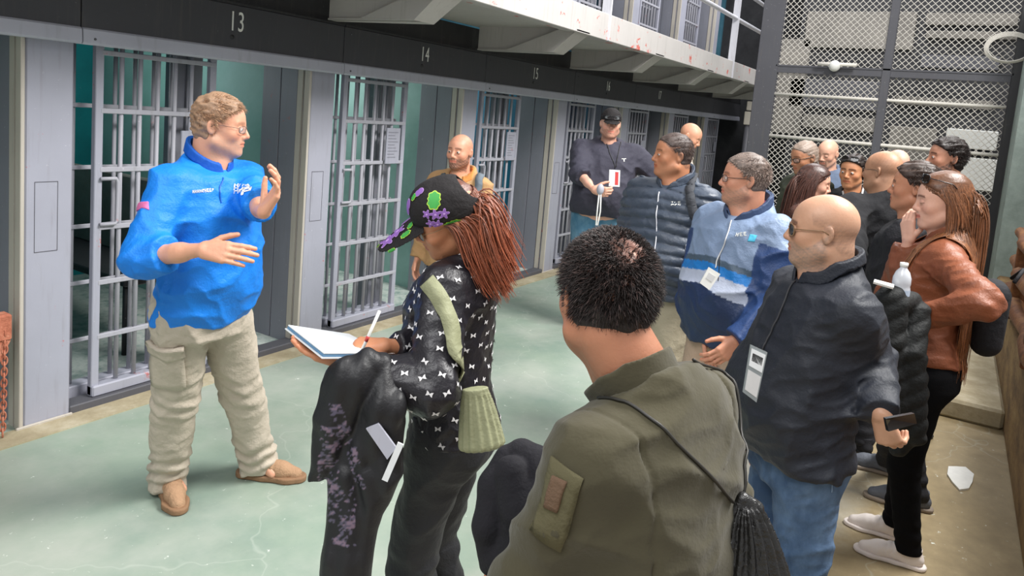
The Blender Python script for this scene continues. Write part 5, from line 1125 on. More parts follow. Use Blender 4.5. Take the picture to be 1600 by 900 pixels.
card(wm, [(573, 668), (592, 660), (620, 698), (606, 716)], 1.89, 'lip', 'folded_paper', 0.010, parent=jk.t, carry=jk); card(wm, [(622, 690), (631, 694), (606, 752), (597, 748)], 1.88, 'paper', 'paper_strip', 0.006, parent=jk.t, carry=jk)
# ---------- 3 man in the olive jacket, back to the camera
ol = Person('dark haired man in olive jacket seen from behind in the foreground', 957, 360, 1.27, 56, 22, g=0.96, belly=0.03, skin='#b57c5f', neck=1.12, lean=14, sway=-3, pitch=6, hfwd=0.045, hside=-0.04, head=dict(jowl=0.004), h=1.72)
ol.set_arm(0, wrist=W(790, 960, 1.42), hint=dirl(ol, -0.5, -0.9, 0.3), hand=dict(d=dirl(ol, -0.4, -0.2, -1)))
ol.set_arm(1, wrist=W(1130, 1020, 1.75), hint=dirl(ol, 0.5, -0.9, 0.0))
ol.build_body(0.0028)
OLV = cloth_mat('olive_fleece', '#444030', 0.95, 0.25, 8, sheen=0.15, c2='#4e4936')
def olx(s, P, q, d):   # seams
    for sg in (-1, 1): w_ = np.abs(np.abs(q[:, 0])-0.150-0.1*np.clip(0.30-q[:, 2], 0, 1)); d = d+0.0025*np.exp(-(w_/0.0035)**2)*(q[:, 2] > 0.22)
    return d
ol.top('fleece_jacket', OLV, t=0.022, hem=0.86, sleeve=1.0, res=0.0055, fold=0.008, fscale=7, collar='none', arm_r=(0.068, 0.064, 0.052), collar_h=0.035, extra=olx, open_v=0.05, seed=6)
OLP = cloth_mat('olive_patch', '#5b563f', 0.95, 0.4, 14)
collar_out(ol, OLV, r=0.073, h=0.030, flare=0.25, op=0.3, leaf_=False, res=0.003)
patch(ol, [(862, 712), (912, 748), (876, 862), (826, 826)], OLP, 'sleeve_pocket', 0.004); patch(ol, [(866, 742), (888, 752), (872, 800), (852, 790)], cloth_mat('faded_flag', '#6a5443', 0.95, 0.4, 30), 'flag_patch', 0.007)
ol.trousers(cloth_mat('dark_jeans', '#2a2c33'), res=0.014); ol.shoes(BLACK, 'black', 'shoe', 0.012)
def spot(p, rg): q = p-np.array([0.005, -0.075, 0.085]); return (np.sqrt((q**2).sum(1)) < 0.034*rg.uniform(0.3, 1.3, len(p)))
OH = hair_mat('black_cropped_hair', '#241b19', 0.6)
def olhair():
    s = ol; oo = dict(t=0.002, mess=0.003, hl=[-0.10, -0.095, -0.080, -0.03, 0.0, 0.012, 0.040, 0.058, 0.082])
    def f(P): q = s.hq(P); return short_hair(q, oo)*s.hk
    V, F = isomesh(f, s.hc-0.17, s.hc+0.17, 0.003); q = s.hq(V.astype(f32)); bm = np.clip(1.25-np.sqrt(((q-np.array([0.005, -0.085, 0.090]))**2).sum(1))/0.034-0.25*wob(q, 90, 2), 0, 1)[:, None]; ps = [(V, F, dict(col=1-bm+bm*np.array([12., 8., 6.])))]
    V2, F2, at = spikes(None, dict(grey=0.12, greycol=6.0), 15000, 0.019, 4, 0.0009, oo['hl'], (0, 0.1, 0.1), spot); ps.append((s.hc+(V2*s.hk)@s.Rh.T, F2, at)); return mkmesh('hair', ps, OH, s.root)
olhair()
db = Carry(ol, 'drawstring_bag', 'black gathered drawstring bag slung on the back of the man in olive', 'bag', ol.loc(W(1180, 940, 1.10)))
CORD = plain('black_cord', '#26241f', 0.5)
cordpx(ol, [(935, 622), (960, 624), (985, 632), (1030, 665), (1075, 710), (1120, 755), (1150, 790)], 0.0028, CORD, 'cord', carry=db); cordpx(ol, [(1085, 556), (1130, 572), (1152, 600), (1163, 660), (1163, 720), (1157, 790)], 0.0028, CORD, 'cord', carry=db)
dc = hit(ol, 1158, 788); DN = nrm(dirl(ol, 0.1, 0.1, 1)); dR = nrm(dirl(ol, 1, 0.0, 0)); dU = nrm(dirl(ol, -0.22, 1, 0.0)); d0 = (dc+DN*0.012).astype(f32)
def dbf(P):
    q = P-d0; u = -(q@dU.astype(f32)); r = q@dR.astype(f32); n = q@np.cross(dR, dU).astype(f32); t = np.clip(u/0.24, 0, 1); w_ = 0.020+0.085*t**0.75; dp = 0.018+0.040*t**0.7; a = np.arctan2(n/dp, r/w_)
    d = (np.sqrt((r/w_)**2+(n/dp)**2)-1)*dp-0.005*np.sin(a*17+0.8*np.sin(u*30))*(0.35+0.65*np.exp(-u/0.15)); d = smax(d, np.maximum(-u-0.006, u-0.30), 0.015)
    top_ = chain(P, [d0+dU.astype(f32)*f32(-0.004)-dR.astype(f32)*f32(.02), d0+dU.astype(f32)*f32(0.012), d0+dR.astype(f32)*f32(.022)], [0.010, 0.013, 0.010]); return smin(d, top_, 0.006)*0.8
db.iso('sack', dbf, d0-0.30, d0+0.30, 0.0032, cloth_mat('shiny_black_nylon', '#161514', 0.38, 0.4, 20, spec=0.6))
hj = Carry(ol, 'folded_jacket', 'black folded jacket held at the left side of the man in olive', 'jacket', ol.loc(W(800, 860, 1.3)))
HP = [([(795, 718, 1.42), (775, 760, 1.40), (765, 820, 1.38), (770, 880, 1.38)], [0.030, 0.034, 0.030, 0.022]), ([(815, 712, 1.42), (845, 735, 1.38), (850, 770, 1.36), (830, 800, 1.36)], [0.034, 0.036, 0.034, 0.03]), ([(800, 740, 1.36), (815, 790, 1.35), (815, 850, 1.35), (780, 872, 1.37)], [0.030, 0.036, 0.036, 0.026]), ([(840, 780, 1.36), (845, 850, 1.33), (840, 900, 1.33)], [0.045, 0.045, 0.045])]
HPl = [([ol.loc(W(*p)).astype(f32) for p in ps], rs) for ps, rs in HP]
def hjf(P):
    d = None
    for ps, rs in HPl: e = chain(P, ps, rs, 0.01); d = e if d is None else smin(d, e, 0.006)
    return d-0.006*(folds(P, 12, 3)-0.3)
J_ = np.array([p for ps, _ in HPl for p in ps]); hj.iso('shell', hjf, J_.min(0)-0.08, J_.max(0)+0.08, 0.0045, cloth_mat('black_fleece', '#1c1b20', 0.9, 0.4, 12))
# ---------- 4 bald man in sunglasses
bm_ = Person('bald man with grey stubble and sunglasses in a black jacket and blue jeans', 1296, 304, 2.30, 118, 92, g=1.05, belly=0.05, skin='#c79a7e', neck=1.18, pitch=2, lean=-1, head=dict(jowl=0.005, beard=('#7f756d', 0.62), fuzz=('#5f4a40', 0.4, 0.1), balding=0.055))
bm_.set_arm(0, wrist=W(1376, 645, 2.14), hint=dirl(bm_, 0.5, -0.3, -0.8), hand=dict(d=dirl(bm_, 0.3, -1, 0.0), n=dirl(bm_, 0.6, 0.2, -0.5), side=dirl(bm_, -1, 0.3, 0), curl=(0.9, 0.9, 0.6), thumb=(0.3, 0.6)))
bm_.set_arm(1, hint=dirl(bm_, 0.4, -0.4, -1))
for _i in (0, 1): bm_.ft[_i][1] -= 0.10
bm_.build_body(0.003); bm_.eyes(0.4); bm_.glasses('frame_tort', 'sunlens', r=0.0018, h=0.019)
NAVY = cloth_mat('black_softshell', '#1f222a', 0.62, 0.45, 7, spec=0.4, c2='#272b35')
bm_.top('jacket', NAVY, t=0.028, hem=0.90, sleeve=1.0, res=0.0065, fold=0.012, fscale=7, collar='none', arm_r=(0.072, 0.064, 0.052), open_v=0.06, collar_h=0.05, seed=5, belt=-0.006)
collar_out(bm_, NAVY, r=0.076, h=0.045, flare=0.3, op=0.5)
def denim(name, c1, c2):
    t = NT(name); P = t.obj(); t.base(t.ramp(t.noise(4, 6, t.mapping(P, (1, 1, 0.55)), 0.65), [(0.42, srgb(c1)), (0.80, srgb(c2))])); t.set(Roughness=0.85); t.bump(t.noise(11, 6, P), 0.5, 0.02); return t.m
JEAN = denim('blue_denim', '#2b4463', '#7390b2'); bm_.trousers(JEAN, waist=0.97, res=0.0065, fold=0.009, fscale=8, leg_r=(0.108, 0.080, 0.072), ankle=0.03, seed=6); bm_.shoes(BLACK, 'white', 'shoe', 0.008)
DN_ = plain('denim_stitch', '#8fa6c4', 0.8)
cordpx(bm_, [(1210, 690), (1235, 702), (1272, 706)], 0.0016, DN_, 'pocket_seam', f=bm_.trf); cordpx(bm_, [(1302, 712), (1332, 706)], 0.0016, DN_, 'back_pocket_seam', f=bm_.trf); cordpx(bm_, [(1298, 712), (1299, 770)], 0.0012, DN_, 'back_pocket_seam', f=bm_.trf)
cordpx(bm_, [(1243, 440), (1222, 480), (1200, 530), (1192, 548)], 0.0035, 'lanyard_dark', 'lanyard', off=0.006)
card(bm_, [(1172, 538), (1198, 550), (1181, 628), (1160, 612)], 2.06, plain('badge_grey', '#8b9294', 0.4), 'badge', 0.006, inner=[(0.08, 0.06, 0.92, 0.42, 'paper', 'badge_print'), (0.18, 0.14, 0.82, 0.30, 'phone', 'badge_lettering'), (0.08, 0.50, 0.92, 0.92, 'lanyard', 'badge_print')])
ph = Carry(bm_, 'mobile_phone', 'dark mobile phone held low by the bald man in the black jacket', 'phone', bm_.loc(W(1400, 660, 2.06)))
card(bm_, [(1380, 652), (1424, 644), (1428, 660), (1384, 672)], [2.04, 2.08, 2.10, 2.05], 'phone', 'case', 0.010, carry=ph, parent=ph.t); card(bm_, [(1383, 655), (1420, 648), (1423, 658), (1386, 668)], [2.03, 2.07, 2.09, 2.04], 'sunlens', 'screen', 0.002, carry=ph, parent=ph.t)
bm_2 = bm_
# ---------- 5 man in the striped windbreaker
st = Person('man with glasses in a blue, white and navy striped windbreaker and pink collar', 1172, 241, 3.40, 140, 98, g=1.14, belly=0.05, skin='#cf9478', neck=1.15, head=dict(jowl=0.006, beard=('#8e7464', 0.6), brow=0.7))
st.set_arm(0, wrist=W(1150, 532, 3.15), hint=dirl(st, 1, -0.7, 0), hand=dict(d=dirl(st, -0.6, -0.5, 0.2), n=dirl(st, -0.3, 0, -1), side=dirl(st, -1, 0.5, 0), curl=(0.5, 0.5, 0.4), bare=0.45)); st.set_arm(1, wrist=W(1105, 560, 3.45), hint=dirl(st, -1, -0.3, 0))
st.build_body(0.0035); st.eyes(0.4); st.glasses('frame_dark', r=0.0015, h=0.015)
def wcol(s, V, q):
    def C_(h_): return np.array(srgb(h_))
    x, z = q[:, 0], q[:, 2]+0.04*np.abs(q[:, 0])*0; zz = z+0.16*(np.abs(x)); e = s.arm; c = np.tile(C_('#213356'), (len(V), 1))
    b = [(0.330, '#8fa6c2'), (0.300, '#55687c'), (0.262, '#1f86cf'), (0.205, '#c9cfe0')]
    up = zz > 0.330+0.0; c[up] = C_('#8093b0'); c[(zz <= 0.345)&(zz > 0.318)] = C_('#47596b'); c[(zz <= 0.318)&(zz > 0.278)] = C_('#1a78c4')
    wz = 0.225+0.25*np.clip(x*-1, -0.02, 0.12)*-1+0.0; c[(zz <= 0.278)&(zz > 0.222-0.18*np.clip(-x-0.02, 0, 0.14)+0.0)] = C_('#b4bccf')
    # sleeves stay navy below the shoulder
    out = (np.abs(x) > 0.185+0.1*np.clip(0.35-z, 0, 1))&(zz < 0.47); c[out] = C_('#26406f'); return c
    out = np.zeros(len(V), bool)
    for i in (0, 1):
        a, el, w_ = s.arm[i]; dd = cone(V.astype(f32), a+(el-a)*0.30, el, 0.085, 0.075); de = cone(V.astype(f32), el, w_, 0.08, 0.07); tt = s.torso(q.astype(f32), 0.022); out |= ((dd < 0)|(de < 0))&(tt > 0.012)
    c[out] = C_('#26406f'); return c
WB = cloth_mat('windbreaker', '#ffffff', 0.5, 0.5, 8, spec=0.4); 
st.top('windbreaker', WB, t=0.030, hem=0.88, sleeve=1.0, res=0.007, fold=0.012, fscale=7, collar='none', arm_r=(0.080, 0.070, 0.056), open_v=0.16, colfn=wcol, seed=7, collar_h=0.03, neck_r=0.082)
def collar_in(s, mat, name='shirt_collar', r=0.066, h=0.05, col=None, up=0.035, op=0.10):
    k = s.k; nb = s.T(np.array([0, -0.035, 0.475])*k); nt = s.neckp+(s.H((0, -0.03, -0.07))-s.neckp)*0.9; ax = nrm(nt-nb).astype(f32); fr = nrm(s.Rt@np.array([0, 1.0, 0])).astype(f32); rx = nrm(s.Rt@np.array([1.0, 0, 0])).astype(f32)
    def f(P):
        dn = cone(P, nb, nt+ax*0.2, r, r*1.02); u = (P-nb.astype(f32))@ax; fy = (P-nb.astype(f32))@fr; xx = np.abs((P-nb.astype(f32))@rx); cz = smax(u-(up+h)+fy*0.4, 0.0-u, 0.004); d = smax(np.abs(dn-0.12*np.clip(u-up, 0, 1))-0.0045, cz, 0.004); return smax(d, np.minimum(op*np.clip(u+0.01, 0, 0.2)-xx+0.004, fy), 0.003)
    V, F = isomesh(f, nb-0.16, nb+0.2, 0.005); return mkmesh(name, [(V, F, {})], mat, s.root)
collar_out(st, cloth_mat('navy_collar', '#3a4a68', 0.6), r=0.086, h=0.034, flare=0.5, op=1.1)
PINK = cloth_mat('pink_check', '#d07ab8', 0.8); collar_in(st, PINK, r=0.070, h=0.065)
cordpx(st, [(1143, 345), (1135, 372), (1124, 400), (1118, 420)], 0.0030, 'lanyard', 'lanyard', off=0.006); cordpx(st, [(1125, 398), (1122, 440)], 0.0018, 'frame_dark', 'zip')
card(st, [(1107, 417), (1125, 428), (1108, 453), (1093, 442)], 3.06, 'white', 'badge', 0.006, inner=[(0.2, 0.25, 0.8, 0.6, 'lanyard', 'badge_print')])
marks(st, 1158, 366, 18, 9, 'white', 'chest_logo', 1, 3, ang=-0.1, seed=2); patch(st, [(1172, 366), (1183, 368), (1179, 378), (1168, 377)], plain('cyan_logo', '#53c3e6', 0.6), 'logo_flash')
st.trousers(cloth_mat('tan_trousers', '#b59d88', 0.9, 0.4), waist=0.98, res=0.010, leg_r=(0.112, 0.084, 0.07), seed=4); st.shoes(BLACK, 'black', 'shoe', 0.010)
st.hair_short(hair_mat('grey_brown_hair', '#6a5c54'), 0.004, 6000, 0.018, grey=0.5, greycol=2.6, t=0.006, rad=0.0012)
def watch(s, i, r=0.034):
    a, e, w_ = s.arm[i]; ax = nrm(e-w_); c = w_+ax*0.035; u = nrm(np.cross(ax, [0.3, 0.1, 1])); v = np.cross(ax, u); m = MB(); m.tube([c+(u*math.cos(t)+v*math.sin(t))*r*s.k for t in np.linspace(0, 2*math.pi, 24, endpoint=False)], 0.006, 6, closed=True); wt = m.build('watch', 'watch', s.root)
    n = nrm(s.loc(CAM)-c); n = nrm(n-ax*(n@ax)); m = MB(); m.tube([c+n*(r*s.k), c+n*(r*s.k+0.010)], 0.020, 16); m.build('dial', 'phone', wt)
watch(st, 0, 0.045)
# ---------- 6 man in the puffer jacket
pf = Person('man with cropped dark hair in a grey quilted puffer jacket and backpack', 1058, 209, 4.05, 150, 108, g=1.16, belly=0.05, skin='#bd8260', neck=1.2, head=dict(jowl=0.007, fuzz=('#4a3a34', 0.75, 0.0), brow=0.7, lip=(0.85, 0.55, 0.52)))
pf.set_arm(0, hint=dirl(pf, 1, -0.5, -0.2), wrist=W(1120, 440, 4.2)); pf.set_arm(1, wrist=W(1010, 450, 4.15), hint=dirl(pf, -1, -0.4, 0))
pf.build_body(0.0035); pf.eyes(0.3)
PUF = cloth_mat('slate_puffer', '#3f4856', 0.42, 0.35, 10, spec=0.45)
pf.top('puffer_jacket', PUF, t=0.034, hem=0.90, sleeve=1.0, res=0.007, fold=0.006, collar='none', puff=(0.052, 0.014), arm_r=(0.084, 0.074, 0.060), open_v=0.12, collar_h=0.055, seed=2, neck_r=0.075)
collar_out(pf, PUF, r=0.080, h=0.045, flare=0.3, op=0.8)
collar_in(pf, cloth_mat('white_shirt', '#c3cbd4'), r=0.066, h=0.03, up=0.01)
cordpx(pf, [(1030, 300), (1026, 340), (1022, 400), (1022, 440)], 0.003, 'rail', 'zip', off=0.002); marks(pf, 1056, 318, 16, 8, 'white', 'chest_logo', 2, 3, seed=4); cordpx(pf, [(1072, 382), (1071, 404)], 0.003, 'rail', 'pocket_zip')
BP = cloth_mat('backpack_cloth', '#3c3e43', 0.8, 0.4, 20)
bp = Carry(pf, 'backpack', 'dark backpack worn by the man in the grey puffer jacket', 'backpack', pf.T(np.array([0, -0.24, 0.1])))
bandpx(pf, [(1084, 270), (1078, 300), (1084, 335), (1092, 360)], 0.050, BP, 'strap', 0.006, 0.004, carry=bp, snap=False)
def bpf(s, w=0.15, h=0.22, d_=0.09, off=0.02): 
    c = s.T(np.array([0, -0.19-off, 0.24])*s.k).astype(f32); return (lambda P: boxd(P, c, (w, d_, h), 0.06, s.Rt)), c
f_, c_ = bpf(pf, off=0.09); bp.iso('pack', f_, c_-0.35, c_+0.35, 0.012, BP)
pf.trousers(cloth_mat('stone_trousers', '#a69d87', 0.9), waist=0.98, res=0.011, leg_r=(0.11, 0.085, 0.07)); pf.shoes(BLACK, 'black', 'shoe', 0.010)
pf.hair_short(hair_mat('cropped_dark_hair', '#453833'), 0.004, 4000, 0.014, grey=0.25, greycol=3.0, t=0.004, rad=0.0011)
# ---------- 7 man in the black cap
cp = Person('man in a black cap and dark hoodie with a red and white badge', 956, 171, 6.35, 178, 186, g=1.22, belly=0.05, skin='#e0ac96', neck=1.15, head=dict(jowl=0.006, beard=('#8a5a48', 0.6)), h=1.9)
cp.set_arm(1, wrist=W(927, 296, 5.95), hint=dirl(cp, -1, -0.3, -0.2), hand=dict(bare=0.75, d=dirl(cp, 0.8, -0.2, 0.3), n=dirl(cp, 0, 0.3, -1), side=dirl(cp, 0, 1, 0.2), curl=(0.8, 0.8, 0.5), res=0.005)); cp.set_arm(0, wrist=W(987, 300, 6.3), hint=dirl(cp, 1, 0, -0.1), hand=dict(bare=0.7, d=dirl(cp, -0.3, -1, 0.1), res=0.005))
cp.build_body(0.0045); cp.eyes(0.5)
HOOD = cloth_mat('charcoal_hoodie', '#3d3c49', 0.75, 0.4, 10); cp.top('hoodie', HOOD, t=0.026, hem=0.93, sleeve=0.66, res=0.010, fold=0.010, collar='round', hoodie=True, arm_r=(0.080, 0.066, 0.056), seed=3)
cap_hat(cp, CAPB, low=0.028); cp.glasses('phone', 'lens', up=0.055, r=0.003, h=0.014)
cordpx(cp, [(947, 222), (953, 240), (960, 256), (961, 264)], 0.004, 'lanyard_dark', 'lanyard'); cordpx(cp, [(970, 222), (966, 240), (962, 262)], 0.004, 'lanyard_dark', 'lanyard')
card(cp, [(952, 265), (969, 266), (968, 292), (951, 291)], 5.98, 'paper', 'badge', 0.006, inner=[(0.55, 0.12, 0.85, 0.9, 'red', 'badge_stripe')]); marks(cp, 975, 250, 9, 6, 'white', 'chest_logo', 1, 1, seed=9)
watch(cp, 0, 0.042)
tr = Carry(cp, 'radio_on_strap', 'pale handheld recorder with a hanging strap held by the man in the black cap', 'recorder', cp.loc(W(938, 296, 5.85)))
m = MB(); c_ = cp.loc(W(938, 296, 5.86)); m.sphere(c_, (0.03, 0.025, 0.045), 14, 10); tr.mb(m, 'case', 'lip'); m = MB(); m.tube([cp.loc(W(*a)) for a in ((936, 303, 5.86), (933, 330, 5.86), (931, 352, 5.86), (934, 352, 5.86), (938, 330, 5.86), (939, 303, 5.86))], 0.006, 6); tr.mb(m, 'strap', 'white')
JEANL = denim('light_denim', '#3f6f8c', '#86abc0'); cp.trousers(JEANL, waist=0.96, res=0.012, leg_r=(0.115, 0.09, 0.075)); cp.shoes(BLACK, 'black', 'shoe', 0.012)
# ---------- 8 man in the tan jacket
tn = Person('bald man in tan jacket with grey backpack strap, behind the floral cap', 722, 210, 4.85, 150, 152, g=1.0, skin='#d69c80', head=dict(beard=('#3c2a26', 0.9), fuzz=('#8a6555', 0.4, 0.0), brow=0.8), h=1.7)
tn.build_body(0.004); tn.eyes(0.5)
TAN = cloth_mat('tan_cord', '#b58e63', 0.85, 0.4, 12); tn.top('jacket', TAN, t=0.030, hem=0.84, sleeve=1.0, res=0.009, fold=0.010, collar='polo', arm_r=(0.076, 0.066, 0.054), open_v=0.25, neck_r=0.078); collar_in(tn, cloth_mat('pale_blue_shirt', '#c2cbe6'), r=0.062, h=0.03, up=0.02)
patch(tn, [(706, 268), (728, 262), (718, 290), (708, 290)], cloth_mat('pale_blue_shirt_front', '#b9c6ea'), 'shirt_front', 0.003); patch(tn, [(728, 262), (742, 262), (738, 280), (722, 288)], cloth_mat('orange_lining', '#c98445'), 'lining', 0.003)
bandpx(tn, [(752, 272), (748, 290), (744, 312), (742, 335)], 0.05, cloth_mat('grey_strap', '#69727a'), 'backpack_strap', 0.008); bandpx(tn, [(694, 272), (686, 285), (683, 300)], 0.03, cloth_mat('grey_strap', '#4f575c'), 'backpack_strap', 0.008)
tn.trousers(cloth_mat('navy_trousers', '#33405a'), res=0.013); tn.shoes(BLACK, 'black', 'shoe', 0.012)
# ---------- 9 man leaning
ln = Person('bald man in a cream shirt bending forward beside the far cells', 1088, 195, 7.0, -112, -100, g=0.95, skin='#d9a184', lean=16, pitch=26, head=dict(brow=0.5))
ln.build_body(0.005); CREAM = cloth_mat('cream_shirt', '#e3cfbd', 0.85, 0.35); ln.top('shirt', CREAM, t=0.022, hem=0.93, res=0.011, fold=0.010, collar='polo', arm_r=(0.07, 0.062, 0.05)); collar_in(ln, cloth_mat('blue_collar', '#8fb0dc'), h=0.05); ln.trousers(cloth_mat('dark_trousers', '#2b2c30'), res=0.014); ln.shoes(BLACK, 'black', 'shoe', 0.012)
# ---------- 10 woman in the brown leather jacket
br = Person('long haired woman in brown leather jacket and black trousers, hand at her temple', 1478, 271, 3.10, 92, 102, g=0.97, female=True, skin='#dfae97', pitch=7, lean=-1, head=dict(jaw=0.95, nose=0.98, brow=1.0, closed=1, lip=(0.80, 0.42, 0.42)))
feet_px(br, [((1448, 893), (1338, 858)), ((1425, 850), (1356, 828))])
br.set_arm(1, wrist=W(1420, 376, 3.20), hint=dirl(br, -0.5, -1, -0.3), hand=dict(bare=0.4, d=dirl(br, 0.0, 1, -0.1), n=dirl(br, 0.8, 0.1, -0.3), side=dirl(br, 0.2, 0, 1), curl=(0.35, 0.55, 0.4), spread=0.05)); br.set_arm(0, wrist=W(1425, 500, 2.92), hint=dirl(br, -0.3, -0.8, 1.0), hand=dict(d=dirl(br, -1, 0.1, -0.2), n=dirl(br, 0, -0.3, -1)))
br.build_body(0.003)
LEA = cloth_mat('brown_leather', '#7c442a', 0.5, 0.5, 8, spec=0.4, c2='#8c5034'); br.top('leather_jacket', LEA, t=0.024, hem=0.97, sleeve=0.94, res=0.0065, fold=0.010, fscale=8, collar='none', arm_r=(0.078, 0.070, 0.056), open_v=0.2, neck_r=0.066, seed=4)
collar_out(br, LEA, r=0.078, h=0.030, flare=0.7, op=1.4)
br.trousers(cloth_mat('black_leggings', '#101012', 0.95, 0.2, spec=0.1), waist=1.04, res=0.008, fold=0.003, leg_r=(0.103, 0.066, 0.050), ankle=0.075, bunch=0.003)
WHS = cloth_mat('white_leather', '#e6dcd6', 0.6, 0.2); br.shoes(WHS, WHS, 'sneaker', 0.005, yaw=br.fyaw, lace='white')
HBR = hair_mat('copper_blonde_hair', '#6d452b', 0.42); HLF = [-0.09, -0.085, -0.075, -0.03, 0.01, 0.02, 0.035, 0.06, 0.078]
br.hair = long_hair(br, HBR, 3200, 0.74, 22, 5, rad=0.0026, tint=(2.0, 1.9, 1.55), hl=HLF, stiff=0.5, grav=0.5, jitter=0.10, base_dir=lambda p, nn: np.stack([np.sign(p[:, 0])*0.6, -0.9+0*p[:, 0], 0.1+0*p[:, 0]], 1), coll=0.010, lvar=(0.7, 1.05), face_y=0.0)
br.glasses('phone', 'sunlens', up=0.072, r=0.002, tilt=0.35); 
for sg in (-1, 1): m = MB(); m.sphere(br.H((sg*0.086, -0.006, -0.042)), 0.004, 8, 6); m.build('earring', 'bar', br.root)
bb = Carry(br, 'backpack', 'black backpack behind the woman in brown leather, by the rusty pipes', 'backpack', br.T(np.array([0.02, -0.24, 0.0])))
f_, c_ = bpf(br, 0.10, 0.16, 0.06, 0.02); bb.iso('pack', f_, c_-0.32, c_+0.32, 0.01, BLACK); m = MB(); m.tube([c_+np.array([-0.05, -0.06, 0.17]), c_+np.array([0, -0.09, 0.22]), c_+np.array([0.05, -0.06, 0.17])], 0.008, 8); bb.mb(m, 'handle', BLACK)
# bottle + dark coat in her crossed arm
wb = Carry(br, 'water_bottle', 'clear plastic water bottle tucked on the quilted coat of the woman in leather', 'bottle', br.loc(W(1405, 455, 2.80)))
prof = [(0.0, 0.0), (0.030, 0.002), (0.033, 0.012), (0.033, 0.10), (0.031, 0.108), (0.033, 0.116), (0.032, 0.14), (0.024, 0.162), (0.013, 0.176), (0.0125, 0.182)]
o_ = br.loc(W(1405, 465, 2.80)); ux = nrm(br.Rw.T@np.array([0, 0, 1.0])); m = MB(); m.tube([o_+ux*(z-0.06) for r, z in prof], [max(r, 0.001) for r, z in prof], 20)
BT = NT('clear_plastic'); BT.base(srgb('#dfe3ea')); BT.set(Roughness=0.15, Alpha=0.75); wb.mb(m, 'bottle_body', BT.m); m = MB(); m.tube([o_+ux*0.122, o_+ux*0.137], 0.0145, 16); wb.mb(m, 'screw_cap', 'white'); m = MB(); m.tube([o_+ux*0.0, o_+ux*0.035], 0.0338, 20, cap=False); wb.mb(m, 'paper_label', plain('bottle_label', '#b9c8dc', 0.5))
ct = Carry(br, 'quilted_coat', 'dark quilted coat hanging over the arm of the woman in brown leather', 'coat', br.loc(W(1410, 600, 2.85)))
CPts = [([(1420, 475, 2.86), (1392, 470, 2.80), (1385, 530, 2.80), (1392, 600, 2.82), (1405, 650, 2.84)], [0.05, 0.055, 0.06, 0.055, 0.05]), ([(1430, 490, 2.84), (1420, 550, 2.80), (1425, 620, 2.82), (1430, 680, 2.84)], [0.05, 0.055, 0.05, 0.035]), ([(1400, 600, 2.88), (1410, 680, 2.88), (1405, 700, 2.88)], [0.05, 0.045, 0.03])]
CPl = [([br.loc(W(*p)).astype(f32) for p in ps], rs) for ps, rs in CPts]
def ctf(P):
    d = None
    for ps, rs in CPl: e = chain(P, ps, rs, 0.01); d = e if d is None else smin(d, e, 0.012)
    return d-0.006*np.abs(np.sin((P[:, 2]+P[:, 1]*0.7)*45))-0.006*(folds(P, 9, 1)-0.3)
J_ = np.array([p for ps, _ in CPl for p in ps]); ct.iso('shell', ctf, J_.min(0)-0.09, J_.max(0)+0.09, 0.006, cloth_mat('black_quilt', '#151717', 0.7, 0.5, 14))
wp = Carry(br, 'white_phone', 'white edged phone lying on the quilted coat beside the water bottle', 'phone', br.loc(W(1382, 440, 2.76))); card(br, [(1365, 439), (1396, 447), (1395, 452), (1364, 443)], [2.76, 2.78, 2.74, 2.72], 'white', 'case', 0.008, carry=wp, parent=wp.t)
# ---------- 11 dark haired man behind her
dk = Person('dark haired man in dark coat just behind the woman in brown leather', 1438, 256, 3.58, 82, 84, g=1.05, skin='#c88c6c', head=dict(brow=0.9), h=1.75)
feet_px(dk, [((1412, 748), (1340, 728)), ((1455, 800), (1382, 782))])
dk.set_arm(0, hint=dirl(dk, 1, -0.5, 0)); dk.set_arm(1, hint=dirl(dk, 0.5, -0.5, -1)); dk.build_body(0.0035); dk.eyes(0.4)
dk.top('coat', BLACK, t=0.028, hem=0.80, sleeve=1.0, res=0.010, fold=0.010, collar='stand', arm_r=(0.076, 0.066, 0.054)); collar_in(dk, cloth_mat('grey_blue_shirt', '#7f8fa0'), h=0.04); dk.trousers(BLACK, res=0.012); dk.shoes(cloth_mat('grey_trainer', '#5c6068', 0.7, 0.3, 30), cloth_mat('taupe_sole', '#85796c'), 'trainer', 0.006, yaw=dk.fyaw, lace='lip')
dk.hair_short(hair_mat('dark_brown_hair', '#3a2a22'), 0.004, 6000, 0.03, t=0.012, mess=0.005, direction=(0, -0.7, 0.2), grey=0.05, nw=0.5, rad=0.0012)
# ---------- 12 tall bearded man
be = Person('tall man with dark hair and full beard in front of the right fence post', 1486, 217, 4.65, 118, 112, g=1.0, skin='#c08a70', head=dict(beard=('#241a17', 0.97), brow=1.0, beardvol=0.008))
be.build_body(0.004); be.eyes(0.6); be.top('jacket', cloth_mat('navy_jacket', '#23252c', 0.7), t=0.026, res=0.010, fold=0.010, collar='stand', arm_r=(0.074, 0.064, 0.052)); collar_in(be, cloth_mat('white_tee', '#c9cac9'), h=0.02, up=0.02); be.trousers(BLACK, res=0.014); be.shoes(BLACK, 'black', 'shoe', 0.012)
be.hair_short(hair_mat('black_hair', '#231a17'), 0.0045, 5000, 0.026, t=0.012, mess=0.006, direction=(0, 0.2, 0.5), grey=0.03, rad=0.0013)
